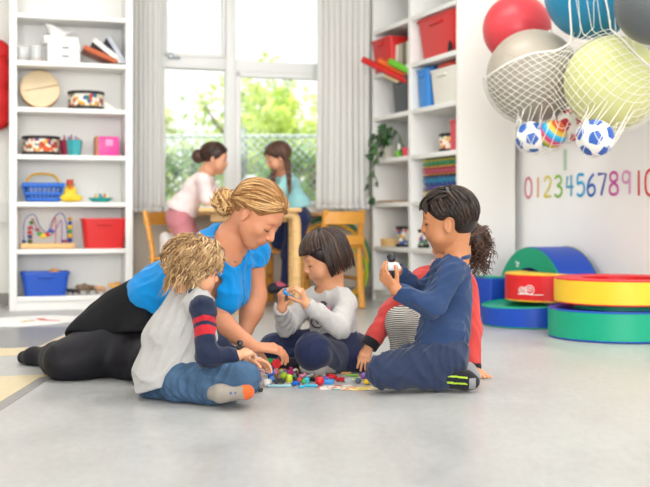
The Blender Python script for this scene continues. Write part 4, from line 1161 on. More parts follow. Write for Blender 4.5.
    def at(u, th):
        i = u / LN * (NU - 1); j = (th - th0) / (th1 - th0) * (NT - 1)
        if not (0 <= i < NU - 1 and 0 <= j < NT - 1): return None
        a, b = int(i), int(j); f, g = i - a, j - b
        q = grid[a, b] * (1 - f) * (1 - g) + grid[a + 1, b] * f * (1 - g) + grid[a, b + 1] * (1 - f) * g + grid[a + 1, b + 1] * f * g
        return None if np.isnan(q).any() else V(q)
    def rim(u):           # upper edge of the net along the axis
        x = u / LN
        return 1.62 - 1.25 * max(0, min(1, (x - .08) / .42)) + 1.5 * max(0, min(1, (x - .6) / .3))
    t = thing('ball_net', 'white knotted net holding the gym balls at the number wall', 'net', A0, 0.)
    b = MB(); m = mat('net_cord', '#EDEBE2', .8, .2); cell = .06
    def run(f):
        seg = []
        for k in range(400):
            q = f(k)
            if q is None: 
                if len(seg) > 2: b.tube([p - A0 for p in seg], .0020, 4, caps=False)
                seg = []; continue
            seg.append(q)
        if len(seg) > 2: b.tube([p - A0 for p in seg], .0020, 4, caps=False)
    def pt(u, th):
        if th < rim(u): return None
        return at(u, th)
    w = .205
    for k in range(-40, 60):
        for sg in (1, -1):
            c = k * w
            run(lambda i, c=c, sg=sg: pt(LN * i / 220, c + sg * (LN * i / 220) * w / cell * 1.0) if i < 220 else None)
    b.build('mesh', m, t, smooth=180)
    eb = MB(); edge = [at(LN * i / 120, rim(LN * i / 120)) for i in range(1, 119)]; edge = [p - A0 for p in edge if p is not None]
    eb.tube(edge, .005, 6); eb.build('edge_rope', m, t)
    # gathers going up to the wall hooks
    for k, (px, py, d) in enumerate(((612, 8, 5.9), (640, -10, 5.9), (585, -30, 6.2))):
        pass
    gb = MB(); top = P(607, -60, 6.2)
    for i in range(0, len(edge), 4):
        e = edge[i] + A0
        if e.x > out[1][0].x + .12 and e.x < out[0][0].x + .1:
            mid = (e + top) / 2 + V((0, -.05, 0)); gb.tube(bz(e - A0, mid - A0, top - A0, 8), .0020, 4, caps=False)
    gb.build('gathered_cords', m, t, smooth=180)
    hb = MB(); hk = RW(607, -60, .0); hb.tube([hk - A0, top - A0], .01, 8); hb.tube(arc(top - A0, .03, 0, 2 * pi, 16), .006, 6); hb.build('wall_hook', mat('handle_metal', '#9AA0A4', .3, metal=.8), t)
balls()

# ================================================================ table, chairs, hoops, red bag, paper
def tube_chair(label, loc, rz, seat_h=.44, bh=.80, group=None, slats=2, w=.36):
    """bentwood chair: laminated side frames, two-slat back"""
    t = thing('bentwood_chair', label, 'chair', loc, rz, group); m = M_orange_wood
    b = MB(); b.rbox((0, 0, seat_h), (w, .38, .022), .01); b.build('seat', m, t)
    for s in (-1, 1):
        x = s * (w / 2 - .015)
        b = MB(); b.tube(spline([(x, -.19, .004), (x, -.19, seat_h - .06), (x, -.14, seat_h - .012), (x, .0, seat_h - .014)], 6), .017, 8, flat=1.4); b.build('leg', m, t)
        b = MB(); b.tube(spline([(x, .22, .004), (x, .18, seat_h * .5), (x, .16, seat_h), (x, .19, bh * .8), (x, .22, bh)], 6), .017, 8, flat=1.4); b.build('leg', m, t)
        b = MB(); b.tube([(x, -.19, .2), (x, .2, .2)], .012, 8); b.build('stretcher', m, t)
    for z0, h in ((bh - .05, .085), (bh - .20, .06))[:slats]:
        b = MB()
        pts = [V((-w / 2 + w * i / 12, .215 - .03 * (1 - (2 * i / 12 - 1) ** 2) * -1, z0)) for i in range(13)]
        vs = []; fs = []
        for p in pts:
            for dy in (-.008, .008):
                for dz in (-h / 2, h / 2): vs.append(p + V((0, dy, dz)))
        for i in range(12):
            a = i * 4; fs += [(a, a + 4, a + 5, a + 1), (a + 2, a + 3, a + 7, a + 6), (a + 1, a + 5, a + 7, a + 3), (a, a + 2, a + 6, a + 4)]
        fs += [(0, 1, 3, 2), (48, 50, 51, 49)]
        b.add(vs, fs); b.build('backrest_slat', m, t, smooth=50)
    return t
def background():
    # table
    ang = .12
    tc = V((-.50, 7.23, 0)); t = thing('work_table', 'light birch table under the window between the two girls', 'table', tc, ang)
    zt = .678; L, D = .66, .42
    b = MB(); b.rbox((0, 0, zt - .014), (L, D, .028), .01); b.build('tabletop', M_wood, t)
    for sx in (-1, 1):
        for sy in (-1, 1):
            x = sx * (L / 2 - .03) if sx > 0 else -.10; y = sy * (D / 2 - .05)
            b = MB(); b.tube(spline([(x, y, .003), (x, y, zt * .5), (x, y, zt - .11), (x - sx * .02, y, zt - .05), (x - sx * .09, y, zt - .036), (x - sx * .2, y, zt - .034)], 6), .021, 10, flat=1.3); b.build('leg', M_wood, t)
    b = MB(); b.rbox((0, 0, zt - .06), (L - .16, .02, .06), .004); b.build('apron', M_wood, t)
    # jar on the table
    j = thing('clear_jar', 'clear plastic jar with a pale lid full of coloured toys on the birch table', 'jar', V((-.49, 7.27, zt + .001)))
    b = MB(); b.rbox((0, 0, .085), (.10, .10, .165), .02); b.build('jar_wall', mat('clear_plastic2', '#EEF6F4', .1, .5, alpha=.45), j)
    b = MB(); b.lathe([(0, .222), (.035, .22), (.065, .175), (.066, .165), (0, .165)], seg=8); b.build('lid', mat('pale_lid', '#DDEBE9', .3, alpha=.9), j)
    rn = random.Random(3)
    for k in range(16):
        b = MB(); b.rbox((rn.uniform(-.03, .03), rn.uniform(-.03, .03), .022 + .016 * (k // 3)), (.026, .022, .018), .004, rn.random() * 3); b.build('toy_piece', solid(['#D9563A', '#E2B33A', '#4F9AC8', '#8A5FB0', '#E8E2D6', '#5AA65A'][k % 6]), j)
    t = thing('white_cup', 'low white paper cup on the birch table beside the jar', 'cup', V((-.40, 7.17, zt + .001)))
    b = MB(); b.lathe([(0, 0), (.028, 0), (.036, .075), (.033, .075), (.026, .004), (0, .004)], seg=20); b.build('cup', solid('#F2F2EE'), t)
    b = MB(); b.lathe([(.034, .07), (.039, .073), (.034, .078)], seg=20); b.build('cup_rim', solid('#F2F2EE'), t)
    # chairs
    def chair_at(px, py_floor, rz, lb, **k):
        p = G(px, py_floor); return tube_chair(lb, p, rz, **k)
    tube_chair('orange wooden chair seen from the side near the end of the bookcase', V((-.93, 7.36, 0)), radians(72), .345, .66, 'orange bentwood chairs', 1)
    tube_chair('orange wooden chair the girl in teal kneels on', V((-.28, 7.88, 0)), radians(-4), .375, .66, 'orange bentwood chairs', 2, .30)
    tube_chair('orange wooden chair with its back slats in view beside the hoops', V((.055, 7.62, 0)), radians(200), .42, .665, 'orange bentwood chairs', 2, .29)
    # hoops leaning on the wall
    def hoop(px, py, R, r, col, off, lb, tilt):
        c = W(px, py, off); c.z = R * cos(tilt) + r
        t = thing('hula_hoop', lb, 'hoop', V((c.x, c.y, 0)), WANG, 'hula hoops leaning on the wall')
        n = 64; b = MB(); b.tube([V((R * cos(2 * pi * i / n), R * sin(2 * pi * i / n) * sin(tilt), c.z + R * sin(2 * pi * i / n) * cos(tilt))) for i in range(n)], r, 8, closed=True)
        b.build('hoop_tube', solid(col), t)
        b = MB(); b.tube([V((R * cos(a), R * sin(a) * sin(tilt), c.z + R * sin(a) * cos(tilt))) for a in (.9, .93, .96, .99)], r * 1.12, 8); b.build('joint_sleeve', solid(col), t)
    hoop(331, 0, .305, .012, '#1E7A4A', .10, 'dark green hula hoop, the largest of those leaning on the wall', .16)
    hoop(331, 0, .285, .012, '#E2A92C', .135, 'golden yellow hula hoop just inside the dark green one', .16)
    hoop(341, 0, .205, .013, '#A9C21F', .185, 'lime green hula hoop leaning in front of the larger ones', .16)
    hoop(339, 0, .190, .011, '#DDB02A', .222, 'small yellow hula hoop inside the lime one', .16)
    # red cloth bag hanging at the far side of the bookcase
    p = V((-2.27, 7.40, 0)); t = thing('hanging_bag', 'red padded fabric organiser hanging on the wall beside the bookcase', 'bag', WX(-2.335 / .9577 + .01, .0, .0) + V((0, 0, 0)))
    s = Sdf(); base = V(t.location)
    q = lambda x, z, y=.05: base + wdir * x + wnrm * y + V((0, 0, z))
    s.ell(q(0, 1.76), (.14, .06, .10)).ell(q(.0, 1.60), (.15, .07, .14), k=.04).ell(q(0, 1.42, .055), (.155, .075, .13), k=.03).ell(q(0, 1.30, .06), (.14, .07, .09), k=.02)
    o = s.build('bag_body', mat('red_cloth', '#CF2324', .6, .3, bump=.1, bscale=40), t, .008)
    for z, r in ((1.75, .10), (1.50, .13), (1.33, .12)):
        b = MB(); b.tube([V((wdir.x * .125 * cos(a) + wnrm.x * (.06 + .07 * sin(a)), wdir.y * .125 * cos(a) + wnrm.y * (.06 + .07 * sin(a)), z - .03 * sin(a))) for a in [pi * i / 12 for i in range(13)]], .009, 8); b.build('pocket_edge', mat('red_cloth', '#CF2324'), t)
    b = MB(); b.tube([V((0, 0, 1.83)) + wnrm * .05, V((0, 0, 1.93)) + wnrm * .01], .008, 8); b.build('hanging_loop', mat('red_cloth', '#CF2324'), t)
    # big white drawing paper on the floor
    pts = [(-40, 321), (0, 318.5), (20, 317), (52, 315.5), (84, 317), (85, 319), (74, 322), (50, 325), (18, 327), (-30, 327)]
    g = [G(*p) for p in pts]; c = sum(g, V((0, 0, 0))) / len(g)
    t = thing('drawing_paper', 'large white sheet with crayon drawings lying on the floor', 'paper', c)
    b = MB(); b.prism([(p.x - c.x, p.y - c.y) for p in g], .0015, .004); b.build('sheet', mat('paper_white', '#F3F3F1', .7), t, smooth=0)
    for pl, cc, w in (([(40, 318.5), (44, 320), (52, 320.5), (60, 320.5)], '#D9705A', .022), ([(22, 322), (27, 321), (34, 321)], '#D9B84A', .018), ([(30, 320.4), (36, 319.6), (44, 319.8)], '#D9A59A', .012)):
        b = MB(); b.tube([G(*p, .0045) - c for p in pl], w, 6, flat=.06, hint=(0, 0, 1)); b.build('crayon_stroke', mat('crayon_' + cc.strip('#'), cc, .8), t)
background()
# ================================================================ people: helpers
def basis(yaw, pitch, roll=0.):
    """head frame: yaw of the look direction in plan (0 = +X, 90 = away from the camera), pitch > 0 looks down, roll leans the top of the head"""
    f0 = V((cos(radians(yaw)), sin(radians(yaw)), 0)); p = radians(pitch)
    f = f0 * cos(p) - V((0, 0, 1)) * sin(p); u = f0 * sin(p) + V((0, 0, 1)) * cos(p)
    r = f.cross(u)
    if roll:
        q = Quaternion(f, radians(roll)); u = q @ u; r = q @ r
    return Matrix((r, f, u)).transposed()
class Head:
    def __init__(s, c, R, hs, child=True, ez=0., ear=None):
        s.c = V(c); s.ez0 = ez; s.ear = ear; s.R = R; s.hs = hs; s.child = child; s.r, s.f, s.u = R.col[0].copy(), R.col[1].copy(), R.col[2].copy()
    def L(s, x, y, z): return s.c + (s.r * x + s.f * y + s.u * z) * s.hs
    def sculpt(s, S, lips=1):
        h = s.hs; L = s.L; R = s.R; ch = s.child; ez = s.ez0 if ch else -.02
        def el(p, r, k, m=0, op='u', rot=None): S.ell(L(*p), [x * h for x in r], rot or R, k * h, m, op)
        el((0, -.06, .13), (.335, .42, .365), .02)
        el((0, .10, -.12), (.28, .28, .33), .10)
        if ch:
            el((0, .21, -.385), (.11, .11, .09), .13)
            for x in (-1, 1): el((x * .165, .20, -.22), (.12, .12, .13), .09)
        else:
            el((0, .215, -.405), (.10, .11, .085), .10)
            for x in (-1, 1): S.cone(L(x * .215, -.0, -.2), L(x * .06, .19, -.39), .085 * h, .075 * h, .09 * h)
            for x in (-1, 1): el((x * .175, .22, -.13), (.09, .09, .08), .08)
        S.cone(L(-.15, .285, ez + .10), L(.15, .285, ez + .10), .055 * h, None, .07 * h)
        for x in (-1, 1): el((x * .135, .40, ez + .005), (.085, .07, .06), .06, 0, 's')
        for x in (-1, 1): el((x * .132, .285, ez - .01), (.082, .072, .062), .02)
        S.cone(L(0, .345, ez + .03), L(0, .405 if ch else .43, ez - .13), .030 * h, (.048 if ch else .045) * h, .035 * h)
        for x in (-1, 1): el((x * .042, .385, ez - .15), (.034, .04, .030), .02)
        mz = ez - .245
        el((0, .325, mz), (.12, .06, .075), .06)
        S.cone(L(-.07, .352, mz + .013), L(0, .378, mz + .02), .014 * h, .021 * h, .014 * h, lips); S.cone(L(.07, .352, mz + .013), L(0, .378, mz + .02), .014 * h, .021 * h, .014 * h, lips)
        S.cone(L(-.05, .352, mz - .022), L(.05, .352, mz - .022), .02 * h, None, .014 * h, lips); el((0, .362, mz - .022), (.04, .03, .024), .01, lips)
        for x in (-1, 1):     # ears
            E = R @ Matrix.Rotation(radians(-18 * x), 3, 'Z') @ Matrix.Rotation(radians(12), 3, 'X')
            ea = s.ear if s.ear is not None else ez - .03
            ey = .0 if ch else -.045; el((x * .335, ey, ea), (.028, .075, .115), .02, 0, 'u', E)
            el((x * .362, ey + .025, ea + .01), (.018, .040, .065), .014, 0, 's', E)
            el((x * .345, ey + .025, ea - .09), (.022, .04, .04), .02)
        s.ez = ez; s.mz = mz
        return s
    def features(s, root, brow_mat, lash_mat, closed=1.0, eye_col='#4A3524', brow_h=0.):
        """eyes, lashes, brows as parts"""
        h = s.hs; L = s.L; o = V(root.location); ez = s.ez
        for x in (-1, 1):
            if closed < 1:
                b = MB(); c = L(x * .132, .292, ez - .012) - o
                b.ell(c, (.070 * h, .070 * h, .050 * h), s.R, 14, 10); e = b.build('eye', mat('eye_white', '#F1EDE8', .15, .5), root)
                b = MB(); q = L(x * .128, .357, ez - .032) - o; b.ell(q, (.027 * h, .009 * h, .027 * h), s.R, 12, 8); b.build('iris', mat('iris_' + eye_col.strip('#'), eye_col, .1, .6), e)
            b = MB(); n = 8; z0 = -.040 * closed
            pts = [L(x * (.132 + .078 * (2 * i / n - 1)), .355 - .045 * (2 * i / n - 1) ** 2 + .004, ez + z0 + .012 * (1 if closed < 1 else -1) * (1 - (2 * i / n - 1) ** 2)) - o for i in range(n + 1)]
            b.tube(pts, [.004 * h + .007 * h * sin(pi * i / n) for i in range(n + 1)], 6); b.build('eyelashes', lash_mat, root)
            b = MB(); pts = [L(x * (.05 + .16 * i / 7), .345 - .055 * (i / 7) ** 2, ez + .105 + brow_h + .03 * sin(pi * (i / 7) * .85)) - o for i in range(8)]
            b.tube(pts, [.006 * h + .008 * h * sin(pi * (.2 + .75 * i / 7)) for i in range(8)], 6, flat=.8); b.build('eyebrow', brow_mat, root)
def strand(H, root, flow, n, step, off=1.06, wave=(0, 0, 0), zc=.13, rad=(.335, .42, .365), grav=0., outw=0., stick=.13):
    """a lock of hair in head units: starts on the skull at the unit direction root and runs along flow, never sinking into the head"""
    c = np.array((0, -.06, zc)); r = np.array(rad) * off
    p = c + np.array(root) / np.linalg.norm(np.array(root) / np.array(rad)) * off
    pts = []; amp, fr, ph = wave
    for i in range(n):
        t = i / max(n - 1, 1); q = p.copy()
        d = np.array(flow(p, t), float); d /= max(np.linalg.norm(d), 1e-6)
        if amp:
            sd = np.cross(d, (p - c) / max(np.linalg.norm(p - c), 1e-6)); a = fr * t + ph
            nn = (p - c) / max(np.linalg.norm(p - c), 1e-6)
            q = q + sd * amp * min(1, t * 2.5) * sin(a) + nn * amp * .6 * min(1, t * 2.5) * (cos(a) + .6)
        pts.append(H.L(*q)); p = p + d * step
        e = np.linalg.norm((p - c) / r)
        if e < 1 + outw * t or p[2] > stick: p = c + (p - c) / e * (1 + outw * t)
    return pts
def lock(b, pts, r, mi=0, seg=5, o=V((0, 0, 0)), flat=.7):
    n = len(pts); b.tube([p - o for p in pts], [r * (.55 + .45 * min(1, 4 * i / n)) * (1 if i < n * .6 else max(.12, 1 - (i - n * .6) / (n * .4) * .9)) for i in range(n)], seg, mi, flat=flat)
def hand(S, w, fdir, dorsal, s, side, curl=(.3, .35, .4, .45), spread=.08, thumb=(.75, .45, .35), m=0, fat=1.0):
    """palm, four fingers of two bends and a thumb; fdir wrist to knuckles, dorsal out of the back of the hand, side = +1/-1 picks the thumb's side"""
    f = V(fdir).normalized(); d = V(dorsal); d = (d - f * d.dot(f)).normalized(); x = f.cross(d) * side; w = V(w)
    pr = .062 * s * fat
    xs = (.135, .047, -.04, -.122); ls = (.42, .475, .44, .345); tips = []
    for xi in xs:
        S.cone(w + x * xi * .55 * s + f * .06 * s, w + x * xi * s + f * (.50 - abs(xi - .04) * .25) * s, pr * 1.05, pr, .05 * s, m)
    S.cone(w, w + f * .12 * s, .095 * s * fat, .10 * s * fat, .06 * s, m)
    for i, (xi, l) in enumerate(zip(xs, ls)):
        p = w + x * xi * s + f * (.48 - abs(xi - .04) * .25) * s
        dv = (f + x * (1.5 - i) * spread).normalized(); ax = d.cross(dv).normalized(); rr = (.051, .053, .05, .044)[i] * s * fat
        a = 0.
        for j, (lf, cf) in enumerate(((.46, .8), (.30, 1.15), (.24, .8))):
            a += curl[i] * cf
            dd = (dv * cos(a) - d * sin(a)).normalized(); q = p + dd * l * lf * s
            S.cone(p, q, rr * (1 - .09 * j), rr * (1 - .09 * (j + 1)), .006 * s if j else .03 * s, m); p = q
        tips.append(p)
    p = w + x * .09 * s + f * .10 * s - d * .03 * s; a1, a2, a3 = thumb
    dv = (x * a1 + f * .72 - d * a2).normalized(); q = p + dv * .24 * s; S.cone(p, q, .085 * s * fat, .06 * s * fat, .05 * s, m)
    dv = (x * a1 * .5 + f * .9 - d * (a2 + a3 * .6)).normalized(); p = q; q = p + dv * .17 * s; S.cone(p, q, .058 * s * fat, .052 * s * fat, .01 * s, m)
    dv = (x * (a1 * .5 - a3) + f * .9 - d * (a2 + a3)).normalized(); p = q; q = p + dv * .13 * s; S.cone(p, q, .052 * s * fat, .042 * s * fat, .01 * s, m)
    tips.append(q); return tips
HELD = {}
def folds(seed, amp, fr=55., stretch=(1, 1, 1)):
    """soft creases: a few warped waves that share one main direction, so they read as drawn folds"""
    rn = np.random.RandomState(seed); k0 = rn.normal(size=3) * np.array(stretch); k0 /= np.linalg.norm(k0)
    ks = []
    for i in range(4):
        k = k0 + rn.normal(size=3) * .42; ks.append((k / np.linalg.norm(k), rn.rand() * 6.28, rn.normal(size=3) * 9, fr * (.7 + .45 * i)))
    def fn(x):
        a = np.zeros(x.shape[:-1])
        for i, (k, ph, w, f) in enumerate(ks):
            wob = 1.6 * np.sin(x @ w + ph) + .8 * np.sin(x @ (w[::-1] * 1.7) + 2 * ph)
            gate = .5 + .5 * np.sin(x @ (w[[1, 2, 0]] * 1.2) + 3 * ph)
            a += (1 - np.abs(np.sin((x @ k) * f + wob)) * 2) * gate / (1 + .35 * i)
        return -a * amp * .68
    return fn
def person(label, loc): return thing('person', label, 'person', V((loc[0], loc[1], 0)))
def sleeve(S, pts, rs, k=.03, m=0, cuff=True):
    S.chain(pts, rs, k=k, m=m)
    if cuff: S.cut(pts[-1], V(pts[-1]) - V(pts[-2]), c=pts[-1], R=rs[-1] * 1.6)
SKIN = lambda n, c: mat('skin_' + n, c, .5, .35, var=.03, vscale=30, sss=.12)
LIPS = lambda n, c: mat('lips_' + n, c, .4, .4)
CLOTH = lambda n, c, bump=.12, bs=600., var=.04: mat('cloth_' + n, c, .85, .15, var=var, vscale=60, bump=bump, bscale=bs, sheen=.15)
FLOOR_CUT = dict(pt=(0, 0, .003), nrm=(0, 0, -1))
def seam_tube(root, name, pts, r, m, closed=False, flat=1.0, hint=None):
    o = V(root.location); b = MB(); b.tube([V(p) - o for p in pts], r, 8, closed=closed, flat=flat, hint=hint); return b.build(name, m, root)
# ================================================================ boy in the grey raglan shirt, seen from behind
def boy_raglan():
    t = person('boy with wavy blond hair in a grey shirt with navy sleeves, cross-legged', P(175, 400, 3.70))
    o = V(t.location)
    pel = P(172, 376, 3.74); chest = P(180, 325, 3.75); neck = P(193, 297, 3.74)
    H = Head(P(195, 267.5, 3.73), basis(22, 12, 0), .198)
    side = V((-.45, .89, 0)).normalized() * -1           # his right, towards the camera
    side = V((.5, -.86, 0)).normalized()
    shN, shF = P(203, 309, 3.61), P(182, 306, 3.85)
    elN, wrN = P(207, 356, 3.53), P(237, 356, 3.57)
    elF, wrF = P(221, 350, 3.80), P(246, 359.5, 3.74)
    hipN, knN, anN = P(180, 384, 3.64), P(243, 378.5, 3.52), P(216, 389, 3.78)
    hipF, knF, anF = P(186, 380, 3.86), P(235, 370, 4.03), P(208, 391.5, 3.56)
    B = Sdf(); H.sculpt(B)
    B.cone(H.L(0, -.12, -.28), neck, .040, .044, .03)
    B.cone(neck, chest, .042, .068, .03).cone(chest, pel, .068, .082, .03)
    for sh, el, wr in ((shN, elN, wrN), (shF, elF, wrF)):
        B.cone(neck, sh, .030, .027, .02); B.cone(sh, el, .027, .025, .02); B.cone(el, wr, .027, .020, .02)
    for hp, kn, an in ((hipN, knN, anN), (hipF, knF, anF)):
        B.cone(hp, kn, .050, .034, .03); B.cone(kn, an, .034, .026, .02)
    HELD['raglan'] = hand(B, wrN, P(250, 351, 3.62) - wrN, V((-.2, -.75, .65)), .118, -1, (.45, .5, .5, .55), .06)
    hand(B, wrF, P(258, 361.5, 3.74) - wrF, V((.1, .5, .8)), .115, 1, (.4, .45, .5, .5), .06)
    B.cone(anF, P(247, 389.5, 3.51), .028, .024, .02)
    B.cut(**FLOOR_CUT)
    B.build('body', [SKIN('fair', '#DFA17D'), LIPS('fair', '#CF7F74')], t, .0027)
    H.features(t, mat('brow_blond', '#A37C52', .8), mat('lash_brown', '#5B4330', .8))
    # shirt: grey body, navy sleeves
    S = Sdf(); S.cone(P(190, 303, 3.74), P(179, 332, 3.77), .062, .100, .04).cone(P(179, 332, 3.77), P(172, 368, 3.76), .100, .112, .04)
    S.cone(shN.lerp(neck, .35), shF.lerp(neck, .35), .055, .055, .05); S.cone(P(190, 340, 3.72), P(186, 372, 3.70), .085, .095, .06)
    S.cone(P(163, 345, 3.76), P(155, 378, 3.76), .06, .066, .05); S.cone(P(154, 374, 3.72), P(151, 388, 3.68), .062, .058, .04); S.cone(P(172, 372, 3.70), P(166, 384, 3.66), .075, .065, .05)
    S.disp(folds(3, .009, 46, (1, 1, .5)), .009)
    S.cut(P(160, 386.5, 3.70), V((.30, -.05, -.95)), .004)
    S.cut(P(193.5, 293.5, 3.74), V((.18, .1, 1)), .004, P(193.5, 293.5, 3.74), .055)
    S.build('shirt', CLOTH('grey_marl', '#B3B1AF'), t, .0042)
    SL = Sdf()
    for sh, el, wr, nk in ((shN, elN, wrN, P(195, 297, 3.675)), (shF, elF, wrF, P(190, 298, 3.79))):
        SL.cone(nk, sh, .032, .041, .03); sleeve(SL, [sh, el, wr], [.041, .036, .027], .02)
    SL.disp(folds(8, .004, 60), .004)
    ad = (elN - shN).normalized()
    M = Matrix(frame_from(ad)).transposed()
    for tt, hh in ((.30, .0085), (.53, .0165)):
        c = shN.lerp(elN, tt); SL.box(c, (.09, .09, hh), M, 0., m=1, op='m')
    SL.build('raglan_sleeves', [CLOTH('navy', '#20283F'), CLOTH('stripe_red', '#B5242E')], t, .003)
    seam_tube(t, 'neck_band', [P(193, 296, 3.735) + V((.052 * cos(a), .052 * sin(a), .004 - .008 * cos(a))) for a in [2 * pi * i / 28 for i in range(28)]], .006, CLOTH('navy', '#20283F'), True)
    J = Sdf()
    J.cone(P(162, 384, 3.74), P(186, 384, 3.72), .082, .080, .04)
    for hp, kn, an in ((hipN, knN, anN), (hipF, knF, anF)):
        J.cone(hp, kn, .070, .050, .03); J.cone(kn, an, .050, .040, .03)
    J.cone(P(241, 382, 3.55), P(204, 391, 3.60), .045, .048, .03)
    J.disp(folds(12, .0065, 70), .006); J.cut(**FLOOR_CUT)
    jeans = mat('denim', '#435C78', .85, .15, var=.28, vscale=16, bump=.2, bscale=900)
    J.build('jeans', jeans, t, .004)
    pk = [P(163, 382, 3.62), P(164, 395, 3.605), P(176, 397, 3.575), P(177, 384, 3.575)]
    seam_tube(t, 'jeans_pocket', pk, .0028, mat('denim_seam', '#2E4766', .8), True)
    SO = Sdf(); heel = P(221, 393.5, 3.49); toe = P(245, 392, 3.475)
    SO.cone(heel, toe, .024, .023, .02); SO.cone(heel, anF, .024, .027, .03); SO.cone(anF, anF.lerp(knF, .2), .027, .026, .02); SO.cone(toe, P(247.5, 392, 3.475), .023, .022, .01)
    SO.ell(P(248.5, 389.3, 3.475), (.020, .04, .04), None, .006, 1, 'm'); SO.cut(**FLOOR_CUT)
    SO.build('sock', [CLOTH('sock_grey', '#978E84'), CLOTH('sock_orange', '#D2622F')], t, .003)
    b = MB()
    for k, (px, py) in enumerate(((226, 393.5), (231, 393.2), (236, 393))):
        b.ell(P(px, py, 3.464 - .002 * k) - o, (.007, .004, .006), seg=10, rings=6)
    b.build('sock_dots', mat('dot_blue', '#3F5C8C', .7), t)
    # hair: loose waves
    rn = random.Random(21); hb = MB()
    base = Sdf(); base.ell(H.L(0, -.07, .14), [x * H.hs for x in (.375, .47, .40)], H.R, .01); base.ell(H.L(0, -.24, -.12), [x * H.hs for x in (.24, .16, .22)], H.R, .06)
    base.ell(H.L(0, .46, -.20), [x * H.hs for x in (.36, .36, .40)], H.R, .03, op='s')
    base.disp(folds(5, .008, 90), .008)
    hm = [mat('blond_%d' % i, c, .5, .35, var=.18, vscale=120) for i, c in enumerate(('#A48057', '#BF9A6E', '#775838', '#D6B78C'))]
    base.build('hair', hm[2], t, .004)
    for k in range(1150):
        while True:
            dv = np.array([rn.gauss(0, 1), rn.gauss(0, 1), rn.gauss(0, 1)]); dv /= np.linalg.norm(dv)
            if dv[2] > -.75 and not (dv[1] > .60 and dv[2] < .25) and not (dv[1] > .36 and dv[2] < -.05): break
        ph = rn.random() * 6.28; sw = rn.choice((-1, 1)) * rn.uniform(.2, .9)
        cr = np.array((0.05, -.20, .55))
        def flow(p, tt, cr=cr, sw=sw):
            d = p - cr; return np.array((d[0] - sw * d[1] * .6, d[1] + sw * d[0] * .6 - .05, d[2] * .7 - .22 - .75 * tt))
        n = 16
        pts = strand(H, dv, flow, n, rn.uniform(.018, .030), 1.10 + .16 * rn.random(), (rn.uniform(.022, .055), rn.uniform(6, 11), ph), outw=.03, stick=-.22)
        lock(hb, pts, rn.uniform(.0022, .0040), rn.choice((0, 0, 1, 1, 2, 3)), 5, o, .5)
    hb.build('hair_waves', hm, t, smooth=180)
    return t
boy_raglan()

